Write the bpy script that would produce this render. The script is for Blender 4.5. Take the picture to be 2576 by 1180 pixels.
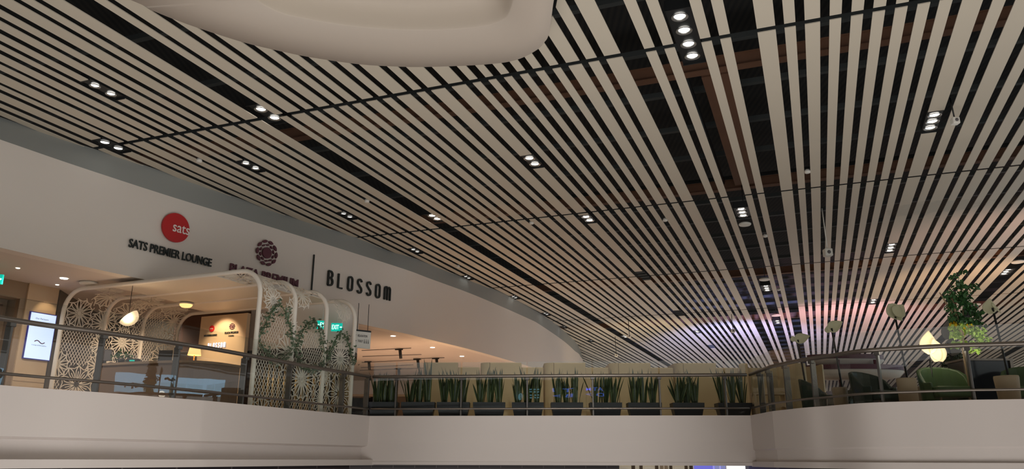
import bpy, bmesh, math, random
from mathutils import Vector, Matrix
for o in list(bpy.data.objects): bpy.data.objects.remove(o)
C = bpy.context.scene.collection
R_ = math.radians
# ------------------------------------------------------------------ camera
F_PX, PITCH, ROLL = 1965.1, R_(16.043), R_(0.147)
cp, sp = math.cos(PITCH), math.sin(PITCH)
vF = Vector((0, cp, sp)); vU0 = Vector((0, -sp, cp)); vR0 = Vector((1, 0, 0))
vR = math.cos(ROLL)*vR0 + math.sin(ROLL)*vU0
vU = -math.sin(ROLL)*vR0 + math.cos(ROLL)*vU0
cd = bpy.data.cameras.new('camera'); cam = bpy.data.objects.new('camera', cd); C.objects.link(cam)
cd.sensor_width = 36; cd.sensor_fit = 'HORIZONTAL'; cd.lens = F_PX/2576*36; cd.clip_end = 400; cd.clip_start = .05
cam.matrix_world = Matrix(((vR.x, vU.x, -vF.x, 0), (vR.y, vU.y, -vF.y, 0), (vR.z, vU.z, -vF.z, 0), (0, 0, 0, 1)))
S = bpy.context.scene; S.camera = cam
S.view_settings.view_transform = 'Standard'; S.view_settings.look = 'None'
S.view_settings.gamma = 1; S.view_settings.exposure = .2; S.view_settings.use_curve_mapping = False
# ------------------------------------------------------------------ world and large lights
W = bpy.data.worlds.new('world'); S.world = W; W.use_nodes = True
W.node_tree.nodes['Background'].inputs[0].default_value = (1, .985, .955, 1)
W.node_tree.nodes['Background'].inputs[1].default_value = .9
def light(name, kind, loc, energy, col=(1, 1, 1), size=.3, aim=None, cone=90, blend=.6, sy=None):
    l = bpy.data.lights.new(name, kind); l.energy = energy; l.color = col
    if kind == 'AREA':
        l.shape = 'RECTANGLE'; l.size = size; l.size_y = sy or size
    else: l.shadow_soft_size = size
    if kind == 'SPOT': l.spot_size = R_(cone); l.spot_blend = blend
    o = bpy.data.objects.new(name, l); C.objects.link(o); o.location = loc
    if aim is not None: o.rotation_euler = (Vector(aim)-Vector(loc)).to_track_quat('-Z', 'Y').to_euler()
    return o
WARM = (1, .72, .45); NEUT = (1, .98, .95)
# unseen fill lamps added low in the hall to lift balcony fronts and ceiling
light('hall_fill', 'AREA', (3, 2, -4.3), 1350, NEUT, 18, (3, 2.01, 10), sy=14)
light('hall_fill', 'AREA', (-2, 8, -4.3), 160, NEUT, 6, (-7, 17, 3), sy=4)
# added area fills to lift the far ceiling, then spots for its coloured glow
light('concourse_fill', 'AREA', (14, 46, 1.1), 800, NEUT, 26, (14, 46.01, 10), sy=34)
light('concourse_fill', 'AREA', (17, 22, 1.1), 60, NEUT, 8, (17, 22.01, 10), sy=8)
light('fascia_spot', 'SPOT', (1.2, 6, 6.0), 1250, NEUT, .25, (1.0, 18.4, .1), 34, 1)
light('fascia_spot', 'SPOT', (-1.2, 5, 6.0), 1050, (1, .93, .82), .25, (-5.2, 13.8, .3), 38, 1)
light('booth_fill', 'SPOT', (-.8, 19.0, 6.2), 160, (1, .85, .62), .15, (-.8, 20.6, 1.6), 60, 1)  # added warm spots to brighten the booth screens
light('booth_fill', 'SPOT', (1.8, 19.0, 6.2), 160, (1, .85, .62), .15, (1.8, 20.6, 1.6), 60, 1)
light('booth_fill', 'SPOT', (4.6, 19.0, 6.2), 160, (1, .85, .62), .15, (4.6, 20.6, 1.6), 60, 1)
light('blue_light', 'SPOT', (9, 33, 1.6), 11000, (.35, .42, 1), .4, (13.2, 44, 6.4), 62, 1)
light('pink_light', 'SPOT', (12.5, 29, 1.6), 4200, (1, .5, .66), .4, (16, 38, 6.4), 70, 1)
light('amber_light', 'SPOT', (15, 24, 1.6), 1100, (1, .62, .35), .4, (17.5, 29, 6.4), 90, 1)
light('amber_light', 'SPOT', (6.5, 34, 1.6), 900, (1, .75, .4), .4, (7.5, 42, 6.4), 80, 1)
light('pink_light', 'SPOT', (15, 19, 1.6), 420, (1, .55, .45), .4, (14.2, 22.0, 6.4), 75, 1)
# ------------------------------------------------------------------ pixel helpers
def ray(px, py): return vR*((px-1288)/F_PX) + vU*((590-py)/F_PX) + vF
def unp(px, py, z): d = ray(px, py); return d*(z/d.z)
def atY(px, py, Y): d = ray(px, py); return d*(Y/d.y)
def zat(py, px, P): # height of image row py above plan point P
    d = ray(px, py); return d.z*math.hypot(P[0], P[1])/math.hypot(d.x, d.y)
# ------------------------------------------------------------------ materials
def lin(c): return tuple(((v/255)/12.92 if v/255 <= .04045 else ((v/255+.055)/1.055)**2.4) for v in c)
def mat(name, rgb, rough=.6, metal=0., em=None, es=0., noise=0., nscale=4., bump=0., spec=.5, alpha=1.):
    m = bpy.data.materials.new(name); m.use_nodes = True; n = m.node_tree; b = n.nodes['Principled BSDF']
    col = lin(rgb)
    b.inputs['Base Color'].default_value = (*col, 1); b.inputs['Roughness'].default_value = rough
    b.inputs['Metallic'].default_value = metal; b.inputs['Specular IOR Level'].default_value = spec
    if noise or bump:
        tc = n.nodes.new('ShaderNodeTexCoord'); nz = n.nodes.new('ShaderNodeTexNoise'); nz.inputs['Scale'].default_value = nscale; nz.inputs['Detail'].default_value = 4
        n.links.new(tc.outputs['Object'], nz.inputs['Vector'])
        if noise:
            mx = n.nodes.new('ShaderNodeMix'); mx.data_type = 'RGBA'
            mx.inputs[6].default_value = (*[v*(1-noise) for v in col], 1); mx.inputs[7].default_value = (*[min(1, v*(1+noise)) for v in col], 1)
            n.links.new(nz.outputs['Fac'], mx.inputs[0]); n.links.new(mx.outputs[2], b.inputs['Base Color'])
        if bump:
            bp = n.nodes.new('ShaderNodeBump'); bp.inputs['Strength'].default_value = bump; n.links.new(nz.outputs['Fac'], bp.inputs['Height']); n.links.new(bp.outputs[0], b.inputs['Normal'])
    if em: b.inputs['Emission Color'].default_value = (*lin(em), 1); b.inputs['Emission Strength'].default_value = es
    return m
def glassmat(name, tint, ior=1.5):
    m = bpy.data.materials.new(name); m.use_nodes = True; n = m.node_tree; n.nodes.clear()
    o = n.nodes.new('ShaderNodeOutputMaterial'); mx = n.nodes.new('ShaderNodeMixShader'); t = n.nodes.new('ShaderNodeBsdfTransparent'); g = n.nodes.new('ShaderNodeBsdfGlossy'); f = n.nodes.new('ShaderNodeFresnel')
    t.inputs[0].default_value = (*tint, 1); g.inputs['Roughness'].default_value = .01; f.inputs[0].default_value = ior
    tc = n.nodes.new('ShaderNodeTexCoord'); nz = n.nodes.new('ShaderNodeTexNoise'); nz.inputs['Scale'].default_value = .9; bp = n.nodes.new('ShaderNodeBump'); bp.inputs['Strength'].default_value = .005; bp.inputs['Distance'].default_value = .3
    n.links.new(tc.outputs['Object'], nz.inputs['Vector']); n.links.new(nz.outputs['Fac'], bp.inputs['Height']); n.links.new(bp.outputs[0], g.inputs['Normal'])
    ge = n.nodes.new('ShaderNodeNewGeometry'); iv = n.nodes.new('ShaderNodeMath'); iv.operation = 'SUBTRACT'; iv.inputs[0].default_value = 1.35; mu = n.nodes.new('ShaderNodeMath'); mu.operation = 'MULTIPLY'; mu.use_clamp = True
    bk = n.nodes.new('ShaderNodeMath'); bk.operation = 'MULTIPLY'; bk.inputs[1].default_value = 1.35; n.links.new(ge.outputs['Backfacing'], bk.inputs[0]); n.links.new(bk.outputs[0], iv.inputs[1])
    n.links.new(f.outputs[0], mu.inputs[0]); n.links.new(iv.outputs[0], mu.inputs[1])
    n.links.new(mu.outputs[0], mx.inputs[0]); n.links.new(t.outputs[0], mx.inputs[1]); n.links.new(g.outputs[0], mx.inputs[2]); n.links.new(mx.outputs[0], o.inputs[0])
    return m
M = {}
M['panel'] = mat('ceiling_panel', (203, 193, 176), .55, noise=.03, nscale=.6)
M['paint'] = mat('white_paint', (226, 217, 208), .7, noise=.02, nscale=.5)
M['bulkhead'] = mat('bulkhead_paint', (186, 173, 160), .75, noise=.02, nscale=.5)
M['fascia'] = mat('fascia_paint', (212, 202, 196), .55, noise=.02, nscale=.5)
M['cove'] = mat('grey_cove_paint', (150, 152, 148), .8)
M['soffit'] = mat('lounge_soffit', (214, 204, 196), .8)
M['domein'] = mat('recess_cream', (190, 186, 168), .8)  # cream-green tint puts the cove light's cast into the recess colour
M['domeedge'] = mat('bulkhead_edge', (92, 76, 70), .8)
M['void'] = mat('void_black', (26, 29, 30), .9)
M['beam'] = mat('beam_brown', (112, 78, 58), .7, noise=.15, nscale=2)
M['purlin'] = mat('purlin_grey', (66, 70, 70), .7)
M['pipe'] = mat('pipe_dark', (40, 42, 44), .4)
M['black'] = mat('black_metal', (22, 24, 25), .5)
M['lamp'] = mat('spot_lens', (255, 255, 255), .3, em=(255, 250, 240), es=9)
M['lampdim'] = mat('spot_lens_dim', (255, 255, 255), .3, em=(255, 250, 240), es=3.5)
M['reflector'] = mat('reflector', (170, 170, 168), .25, .8)
M['white'] = mat('white_plastic', (225, 222, 214), .5)
M['steel'] = mat('satin_steel', (132, 123, 115), .3, .8)
M['postm'] = mat('post_steel', (104, 100, 96), .38, .85)
M['glass'] = glassmat('clear_glass', (.93, .95, .94))
M['wood'] = mat('pale_wood', (205, 180, 148), .55, noise=.08, nscale=3)
M['wood2'] = mat('portal_wood', (150, 128, 104), .6, noise=.08, nscale=3)
M['brownwall'] = mat('brown_wall', (112, 84, 70), .7)
M['lattice'] = mat('cream_lattice', (226, 218, 204), .5)
M['arch'] = mat('arch_white', (232, 224, 212), .4)
M['gold'] = mat('gold_tube', (168, 146, 100), .35, .7)
M['dark'] = mat('dark_panel', (38, 36, 36), .5)
M['darkgrey'] = mat('dark_grey_wall', (112, 104, 94), .8)
M['desk'] = mat('desk_brown', (128, 104, 84), .5)
M['floor'] = mat('pale_floor', (190, 170, 150), .4)
M['red'] = mat('sign_red', (190, 28, 30), .5)
M['maroon'] = mat('sign_maroon', (88, 34, 50), .5)
M['ink'] = mat('sign_black', (24, 32, 30), .5)
M['inkside'] = M['ink']
M['letterwhite'] = mat('letter_white', (240, 225, 220), .5)
M['cream'] = mat('booth_fabric', (198, 178, 142), .85, noise=.03, nscale=6)
M['pot'] = mat('planter_black', (30, 32, 38), .45)
M['leaf'] = mat('sword_leaf', (38, 54, 30), .45, noise=.3, nscale=9)
M['leafedge'] = mat('leaf_yellow_edge', (92, 104, 54), .5)
M['leafdk'] = mat('tree_leaf_dark', (52, 92, 46), .5, noise=.3, nscale=5)
M['leaflit'] = mat('tree_leaf_lit', (168, 196, 92), .5, noise=.2, nscale=5)  # light on the lower foliage put into the leaf colour
M['leafyl'] = mat('yellow_leaf', (232, 196, 40), .5)
M['garland'] = mat('garland_leaf', (92, 108, 84), .6, noise=.3, nscale=8)
M['trunk'] = mat('trunk', (176, 150, 118), .8, noise=.2, nscale=9)
M['green'] = mat('green_upholstery', (74, 98, 60), .5, noise=.06)
M['greendk'] = mat('dark_green_upholstery', (44, 58, 50), .5)
M['beige'] = mat('beige_drum', (186, 164, 138), .7)
M['shade'] = mat('lamp_shade_cream', (196, 192, 160), .6)
M['shadelit'] = mat('lamp_shade_lit', (255, 236, 200), .6, em=(255, 226, 180), es=.35)
M['shadegrey'] = mat('lamp_shade_grey', (120, 114, 106), .7)
M['warmglow'] = mat('warm_shade', (255, 220, 150), .6, em=(255, 205, 130), es=1.1)
M['pendant'] = mat('pendant_cream', (250, 230, 200), .6, em=(255, 226, 180), es=.55)
M['exit'] = mat('exit_green', (10, 150, 130), .5, em=(0, 170, 150), es=.9)
M['exitw'] = mat('exit_letters', (240, 255, 250), .5, em=(235, 255, 250), es=1.2)
M['screen'] = mat('screen_glow', (200, 215, 240), .4, em=(196, 218, 250), es=.85)
M['bezel'] = mat('screen_bezel', (40, 40, 120), .4, em=(30, 30, 130), es=.25)
M['blueglow'] = mat('blue_glow', (60, 110, 255), .4, em=(90, 130, 255), es=4)
M['cyanglow'] = mat('cyan_glow', (150, 230, 255), .4, em=(150, 225, 255), es=2.2)
M['tile'] = mat('dark_tile', (62, 54, 56), .4)
M['facade'] = mat('facade_cream', (236, 226, 205), .6, em=(236, 222, 196), es=.15)  # weak emission stands in for light falling on the shopfront
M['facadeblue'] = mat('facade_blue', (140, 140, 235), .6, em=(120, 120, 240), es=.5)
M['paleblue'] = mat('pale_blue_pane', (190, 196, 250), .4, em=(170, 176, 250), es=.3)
M['facadedk'] = mat('facade_brown', (104, 84, 62), .6)
M['orange'] = mat('facade_orange', (200, 110, 60), .6)
M['canopy'] = mat('canopy_white', (206, 196, 184), .5)
M['greyink'] = mat('grey_ink', (96, 92, 92), .6)
M['wallscreen'] = mat('video_wall_glow', (150, 190, 215), .4, em=(168, 208, 235), es=5.0)
M['glasdark'] = mat('dark_display_glass', (24, 30, 44), .15)
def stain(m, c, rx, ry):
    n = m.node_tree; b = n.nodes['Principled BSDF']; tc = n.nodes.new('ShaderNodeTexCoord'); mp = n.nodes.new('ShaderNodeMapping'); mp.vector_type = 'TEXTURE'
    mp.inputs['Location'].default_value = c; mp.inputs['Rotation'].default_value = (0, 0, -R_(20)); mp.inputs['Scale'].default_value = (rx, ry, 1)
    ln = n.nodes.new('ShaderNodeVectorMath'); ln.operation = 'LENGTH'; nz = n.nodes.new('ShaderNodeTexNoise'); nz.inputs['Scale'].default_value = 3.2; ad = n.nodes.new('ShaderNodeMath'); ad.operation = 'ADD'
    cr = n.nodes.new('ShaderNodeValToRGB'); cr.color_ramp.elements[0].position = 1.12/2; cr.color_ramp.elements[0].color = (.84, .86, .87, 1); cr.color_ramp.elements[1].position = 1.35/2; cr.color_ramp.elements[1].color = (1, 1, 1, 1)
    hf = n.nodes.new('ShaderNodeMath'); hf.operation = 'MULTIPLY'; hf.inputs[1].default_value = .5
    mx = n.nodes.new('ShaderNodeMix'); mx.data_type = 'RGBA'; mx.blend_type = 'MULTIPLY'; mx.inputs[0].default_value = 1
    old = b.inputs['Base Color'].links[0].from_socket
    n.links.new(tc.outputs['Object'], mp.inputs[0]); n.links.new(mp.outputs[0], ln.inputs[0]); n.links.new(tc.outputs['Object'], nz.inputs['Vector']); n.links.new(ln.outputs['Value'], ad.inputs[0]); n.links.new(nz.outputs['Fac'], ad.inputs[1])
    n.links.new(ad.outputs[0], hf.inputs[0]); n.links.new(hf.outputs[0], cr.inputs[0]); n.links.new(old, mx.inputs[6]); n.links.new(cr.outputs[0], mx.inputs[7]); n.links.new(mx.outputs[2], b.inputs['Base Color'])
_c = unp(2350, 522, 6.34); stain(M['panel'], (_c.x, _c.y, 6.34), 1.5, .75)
# brick-like grid for the dark tile wall
def tilemat():
    m = M['tile']; n = m.node_tree; b = n.nodes['Principled BSDF']; tc = n.nodes.new('ShaderNodeTexCoord'); br = n.nodes.new('ShaderNodeTexBrick')
    br.inputs['Scale'].default_value = 1; br.inputs['Color1'].default_value = (.02, .015, .018, 1); br.inputs['Color2'].default_value = (.045, .035, .04, 1); br.inputs['Mortar'].default_value = (.12, .1, .1, 1)
    br.inputs['Mortar Size'].default_value = .008; br.inputs['Brick Width'].default_value = .5; br.inputs['Row Height'].default_value = .07
    mp = n.nodes.new('ShaderNodeMapping'); mp.inputs['Rotation'].default_value = (R_(90), 0, 0)
    n.links.new(tc.outputs['Object'], mp.inputs[0]); n.links.new(mp.outputs[0], br.inputs['Vector']); n.links.new(br.outputs['Color'], b.inputs['Base Color'])
tilemat()
def voidmat():   # ribbed deck above the open ceiling
    m = mat('deck_ribbed', (44, 40, 38), .9); n = m.node_tree; b = n.nodes['Principled BSDF']; tc = n.nodes.new('ShaderNodeTexCoord'); wv = n.nodes.new('ShaderNodeTexWave'); wv.bands_direction = 'X'
    wv.inputs['Scale'].default_value = 2.2; cr = n.nodes.new('ShaderNodeValToRGB'); cr.color_ramp.elements[0].color = (.008, .01, .011, 1); cr.color_ramp.elements[1].color = (.022, .02, .018, 1)
    n.links.new(tc.outputs['Object'], wv.inputs['Vector']); n.links.new(wv.outputs['Fac'], cr.inputs[0]); n.links.new(cr.outputs[0], b.inputs['Base Color']); return m
M['deck'] = voidmat()
# ------------------------------------------------------------------ object helpers
class MB:
    def __init__(s): s.bm = bmesh.new()
    def face(s, pts, mi=0):
        f = s.bm.faces.new([s.bm.verts.new(Vector(p)) for p in pts]); f.material_index = mi; return f
    def box(s, a, b, mtx=None, mi=0):
        (x0, y0, z0), (x1, y1, z1) = a, b
        P = [Vector(p) for p in ((x0, y0, z0), (x1, y0, z0), (x1, y1, z0), (x0, y1, z0), (x0, y0, z1), (x1, y0, z1), (x1, y1, z1), (x0, y1, z1))]
        if mtx is not None: P = [mtx @ p for p in P]
        v = [s.bm.verts.new(p) for p in P]
        for q in ((0, 3, 2, 1), (4, 5, 6, 7), (0, 1, 5, 4), (1, 2, 6, 5), (2, 3, 7, 6), (3, 0, 4, 7)):
            s.bm.faces.new([v[i] for i in q]).material_index = mi
    def prism(s, poly, z0, z1, mi=0):
        lo = [s.bm.verts.new((p[0], p[1], z0)) for p in poly]; hi = [s.bm.verts.new((p[0], p[1], z1)) for p in poly]; n = len(poly)
        s.bm.faces.new(lo[::-1]).material_index = mi; s.bm.faces.new(hi).material_index = mi
        for i in range(n): s.bm.faces.new([lo[i], lo[(i+1) % n], hi[(i+1) % n], hi[i]]).material_index = mi
    def tube(s, pts, r, n=10, mi=0, closed=False, r1=None, cap=True):
        pts = [Vector(p) for p in pts]; rings = []; N = len(pts); up = None
        for i, p in enumerate(pts):
            if closed: d = pts[(i+1) % N]-pts[i-1]
            else: d = pts[min(i+1, N-1)]-pts[max(i-1, 0)]
            d.normalize()
            if up is None: up = Vector((0, 0, 1)) if abs(d.z) < .9 else Vector((1, 0, 0))
            a = d.cross(up)
            if a.length < 1e-4: a = d.cross(Vector((.3, .8, .1)))
            a.normalize(); b = a.cross(d).normalized(); up = b
            rr = r if r1 is None else r+(r1-r)*i/max(1, N-1)
            rings.append([s.bm.verts.new(p+a*rr*math.cos(2*math.pi*k/n)+b*rr*math.sin(2*math.pi*k/n)) for k in range(n)])
        for i in range(N if closed else N-1):
            A, B = rings[i], rings[(i+1) % N]
            for k in range(n):
                f = s.bm.faces.new([A[k], A[(k+1) % n], B[(k+1) % n], B[k]]); f.material_index = mi; f.smooth = True
        if not closed and cap:
            s.bm.faces.new(rings[0][::-1]).material_index = mi; s.bm.faces.new(rings[-1]).material_index = mi
    def ribbon(s, pts, nrm, w, t, mi=0):   # flat bar of width w and thickness t following pts, nrm = surface normals
        pr = None
        for i in range(len(pts)):
            d = pts[min(i+1, len(pts)-1)]-pts[max(i-1, 0)]
            if d.length < 1e-6: continue
            d.normalize(); n = nrm[i]; a = d.cross(n).normalized()*w/2; b = n*t/2; p = pts[i]
            q = [s.bm.verts.new(p+a+b), s.bm.verts.new(p-a+b), s.bm.verts.new(p-a-b), s.bm.verts.new(p+a-b)]
            if pr:
                for k in range(4): s.bm.faces.new([pr[k], pr[(k+1) % 4], q[(k+1) % 4], q[k]]).material_index = mi
            pr = q
    def lathe(s, prof, o=(0, 0, 0), n=24, mi=0, cap=True):
        o = Vector(o); rings = [[s.bm.verts.new(o+Vector((r*math.cos(2*math.pi*k/n), r*math.sin(2*math.pi*k/n), z))) for k in range(n)] for r, z in prof]
        for A, B in zip(rings, rings[1:]):
            for k in range(n):
                f = s.bm.faces.new([A[k], A[(k+1) % n], B[(k+1) % n], B[k]]); f.material_index = mi; f.smooth = True
        if cap: s.bm.faces.new(rings[0][::-1]).material_index = mi; s.bm.faces.new(rings[-1]).material_index = mi
    def build(s, name, m, parent=None, fix=True, smooth=False):
        if fix: bmesh.ops.recalc_face_normals(s.bm, faces=s.bm.faces)
        me = bpy.data.meshes.new(name); s.bm.to_mesh(me); s.bm.free()
        for q in (m if isinstance(m, (list, tuple)) else [m]): me.materials.append(q)
        if smooth: me.polygons.foreach_set('use_smooth', [True]*len(me.polygons))
        o = bpy.data.objects.new(name, me); C.objects.link(o)
        if parent is not None:
            o.parent = parent
            if parent.get('_w'): o.matrix_parent_inverse = wm(parent).inverted()
        return o
def wm(o):
    m = Matrix.LocRotScale(o.location, o.rotation_euler, o.scale)
    return m
def tag(o, label, cat, group=None, kind=None):
    o['label'] = label; o['category'] = cat
    if group: o['group'] = group
    if kind: o['kind'] = kind
    return o
def thing(name, loc, label, cat, group=None, rz=0):
    """Empty at the base of a thing. Parts built afterwards are in the thing's own coordinates."""
    o = bpy.data.objects.new(name, None); C.objects.link(o); o.location = loc; o.rotation_euler = (0, 0, rz); o.empty_display_size = .1
    return tag(o, label, cat, group)
def worldthing(name, loc, label, cat, group=None):
    """same, but parts are given in world coordinates"""
    o = thing(name, loc, label, cat, group); o['_w'] = 1; return o
def struct(o): o['kind'] = 'structure'; return o
def copy_tree(o, parent=None):
    c = o.copy(); C.objects.link(c)
    if parent is not None: c.parent = parent; c.matrix_parent_inverse = o.matrix_parent_inverse.copy()
    for ch in [x for x in bpy.data.objects if x.parent == o]: copy_tree(ch, c)
    return c
def bev(o, w=.01, seg=2):
    md = o.modifiers.new('bevel', 'BEVEL'); md.width = w; md.segments = seg; md.limit_method = 'ANGLE'; return o
def textmesh(s, size=1., ext=.02, off=0.):
    cu = bpy.data.curves.new('t', 'FONT'); cu.body = s; cu.size = size; cu.extrude = ext/2; cu.offset = off; cu.resolution_u = 3
    ob = bpy.data.objects.new('t', cu); C.objects.link(ob)
    bpy.context.view_layer.update()
    me = bpy.data.meshes.new_from_object(ob.evaluated_get(bpy.context.evaluated_depsgraph_get()))
    bpy.data.objects.remove(ob); return me
def place_text(name, s, m, P, right, w, h, ext, parent, off=0., up=Vector((0, 0, 1)), centre=True):
    """text mesh stretched to width w and height h, lower left (or centre) at P, reading along right"""
    me = textmesh(s, 1, .02, off); xs = [v.co.x for v in me.vertices]; ys = [v.co.y for v in me.vertices]; zs = [v.co.z for v in me.vertices]
    x0, x1, y0, y1 = min(xs), max(xs), min(ys), max(ys); nrm = right.cross(up).normalized()
    for v in me.vertices:
        a = (v.co.x-x0)/(x1-x0)-(.5 if centre else 0); b = (v.co.y-y0)/(y1-y0)-(.5 if centre else 0); c = (v.co.z-min(zs))/max(1e-6, max(zs)-min(zs))
        v.co = P+right*a*w+up*b*h+nrm*c*ext
    me.materials.clear(); me.materials.append(m); me.name = name
    o = bpy.data.objects.new(name, me); C.objects.link(o)
    if parent is not None:
        o.parent = parent
        if parent.get('_w'): o.matrix_parent_inverse = wm(parent).inverted()
    return o
def smooth_poly(P, n=8, closed=False):
    out = []; N = len(P)
    for i in range(N if closed else N-1):
        g = (lambda k: P[k % N]) if closed else (lambda k: P[max(0, min(N-1, k))])
        a, b, c, d = g(i-1), g(i), g(i+1), g(i+2)
        for k in range(n):
            t = k/n; out.append(.5*((2*b)+(c-a)*t+(2*a-5*b+4*c-d)*t*t+(3*b-a-3*c+d)*t**3))
    if not closed: out.append(P[-1].copy())
    return out
def normals2(P):   # outward (towards the camera) plan normals of a left-to-right polyline
    out = []
    for i in range(len(P)):
        d = P[min(i+1, len(P)-1)]-P[max(0, i-1)]; out.append(Vector((d.y, -d.x, 0)).normalized())
    return out
def sweep(P, prof, mb, mi=0, closedprof=False):   # prof: list of (outward offset, z)
    N = normals2(P); cols = [[mb.bm.verts.new(Vector((p.x, p.y, 0))+n*o+Vector((0, 0, z))) for o, z in prof] for p, n in zip(P, N)]
    m = len(prof)
    for A, B in zip(cols, cols[1:]):
        for k in range(m if closedprof else m-1):
            mb.bm.faces.new([A[k], B[k], B[(k+1) % m], A[(k+1) % m]]).material_index = mi
    return cols
# ================================================================== ceiling of parallel metal strips
H = 6.34; YAW = R_(20.858)
AX = Vector((math.cos(YAW), -math.sin(YAW), 0)); DX = Vector((math.sin(YAW), math.cos(YAW), 0))
V0, LM = 1.7857*H, 1.2619*H
def UV(u, v, z=H): return AX*u+DX*v+Vector((0, 0, z))
def uv_of(p): return (p.x*AX.x+p.y*AX.y, p.x*DX.x+p.y*DX.y)
strips = [(-2.0692,-2.0424),(-2.0292,-1.9797),(-1.9618,-1.9293),(-1.9156,-1.8781),(-1.8592,-1.8314),(-1.8155,-1.7826),(-1.7641,-1.7268),(-1.7121,-1.6802),(-1.6624,-1.6167),(-1.6023,-1.5716),(-1.5564,-1.508),
(-1.4452,-1.4171),(-1.4014,-1.3547),(-1.3367,-1.3076),(-1.2903,-1.2522),(-1.2353,-1.2049),(-1.1895,-1.1596),(-1.1426,-1.1045),(-1.0874,-1.0581),(-1.0409,-.995),(-.9772,-.9489),(-.9314,-.8861),(-.8673,-.8223),(-.8035,-.7772),(-.7561,-.7313),(-.7105,-.6846),(-.664,-.6383),(-.6186,-.5922),(-.5715,-.5457),(-.5254,-.4895),(-.471,-.4427),(-.423,-.3803),
(-.3189,-.2925),(-.2716,-.2458),(-.1796,-.1543),(-.1337,-.1081),(-.0451,-.0028),(.0175,.0429),(.0636,.0978),(.1185,.1445),(.1654,.1916),(.2119,.2385),(.2593,.2856),(.3061,.3321),(.351,.3778),(.3982,.442),(.4625,.4901),(.5105,.5539),(.5741,.6019),(.6222,.6571),(.6784,.7053),(.7247,.7547),(.7729,.8067),(.8284,.8552),(.8784,.9182),(.9411,.969),(.9885,1.032)]
u = -2.0692
for w in (.045, .028, .033, .045, .028, .036, .028, .045): strips.insert(0, (u-.0195-w, u-.0195)); u -= .0195+w
u = 1.032+.075
seq = (.026, .043, .026, .035, .026, .026, .043, .028, .026, .035, .043, .026)
k = 0
while u < 4.2:
    w = seq[k % 12]; strips.append((u, u+w)); u += w+(.075 if k % 13 == 12 else .0205); k += 1
# hole around the oval bulkhead
out_px = [(327,0),(374,23),(440,50),(505,73),(612,107),(700,128),(778,144),(902,162),(1000,168),(1073,169),(1187,165),(1240,161),(1280,156),(1317,145),(1353,125),(1371,106),(1380,91),(1387,51),(1394,0)]
ZD = 5.9
dome_out = [unp(x, y, ZD) for x, y in out_px]
dome_close = [Vector(p+(ZD,)) for p in ((.62, 8.0), (.4, 6.2), (-.8, 4.9), (-3.0, 4.4), (-5.6, 4.8), (-7.2, 6.0), (-6.6, 7.7))]
dome_all = dome_out+dome_close
cen = Vector((-2.6, 8, 0))
hole = []
for p in dome_all:
    q = Vector((p.x, p.y, 0)); d = (q-cen).normalized(); e = .12 if q.x > .3 else .02
    hole.append(q+d*e)
hole_uv = [uv_of(p) for p in hole]
def cutv(u):   # far side of the hole along strip coordinate u
    best = None
    for i in range(len(hole_uv)):
        a, b = hole_uv[i], hole_uv[(i+1) % len(hole_uv)]
        if (a[0]-u)*(b[0]-u) <= 0 and abs(a[0]-b[0]) > 1e-6:
            v = a[1]+(b[1]-a[1])*(u-a[0])/(b[0]-a[0]); best = v if best is None else max(best, v)
    return best
vmods = [V0+k*LM for k in range(-1, 10)]; vmods[0] = 2.0
# recessed light boxes: lists of lamp pixels; each replaces a stretch of strip
fixtures = [([(238,217),(277,238)], 1, 0), ([(655,285),(690,306)], 1, 1), ([(263,360),(296,375)], 0, 0), ([(620,412),(642,425)], 1, 0), ([(864,539),(880,547)], 0, 0),
 ([(1087,550),(1100,558)], 1, 1), ([(1330,400),(1347,414)], 1, 0), ([(1475,547),(1483,556)], 1, 0), ([(1711,54),(1722,88),(1733,122),(1742,152)], 1, 1),
 ([(1864,534),(1868,542),(1871,550)], 1, 1), ([(2352,291),(2347,307),(2341,323)], 1, 0), ([(2241,617),(2240,625),(2238,632)], 1, 0), ([(2198,756),(2197,762)], 1, 0),
 ([(1040,629),(1052,634)], 0, 0), ([(1170,697),(1179,701)], 0, 0), ([(1289,747),(1297,750)], 0, 0), ([(1369,789),(1375,792)], 0, 0), ([(1569,849),(1574,852)], 1, 1),
 ([(1753,833),(1757,836)], 1, 0), ([(2538,684),(2532,690),(2526,695)], 1, 1), ([(1928,725),(1929,731),(1930,736)], 1, 1), ([(1956,812),(1957,817)], 1, 1),
 ([(1418,822),(1423,824)], 0, 0), ([(1485,857),(1490,859)], 0, 0)]
vents = [(1613,695), (1712,788), (1796,872)]
boxes = []   # (u0,u1,v0,v1)
fixdata = []
for pts, bright, wide in fixtures:
    P = [uv_of(unp(x, y, H)) for x, y in pts]; uc = sum(p[0] for p in P)/len(P); vs = sorted(p[1] for p in P); sp_ = (vs[-1]-vs[0])/(len(vs)-1)
    s_ = min(range(len(strips)), key=lambda i: abs((strips[i][0]+strips[i][1])/2*H-uc)); a, b = strips[s_][0]*H, strips[s_][1]*H
    if wide:
        gl = [(strips[i][1]*H, strips[i+1][0]*H) for i in range(len(strips)-1) if strips[i+1][0]-strips[i][1] > .04]; a, b = min(gl, key=lambda g: abs((g[0]+g[1])/2-uc))
        a += .02; b -= .02
    pad = max(.22, sp_*.6); v0, v1 = vs[0]-pad, vs[-1]+pad
    if not wide: boxes.append((a, b, v0, v1))
    fixdata.append((pts, bright, wide, a, b, v0, v1, (a+b)/2 if not wide else min(max(uc, a+.15), b-.15), vs))
for x, y in vents:
    uc, vc = uv_of(unp(x, y, H)); s_ = min(range(len(strips)), key=lambda i: abs((strips[i][0]+strips[i][1])/2*H-uc)); a, b = strips[s_][0]*H, strips[s_][1]*H
    boxes.append((a, b, vc-.75, vc+.75))
mb = MB(); TH = .015
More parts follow.
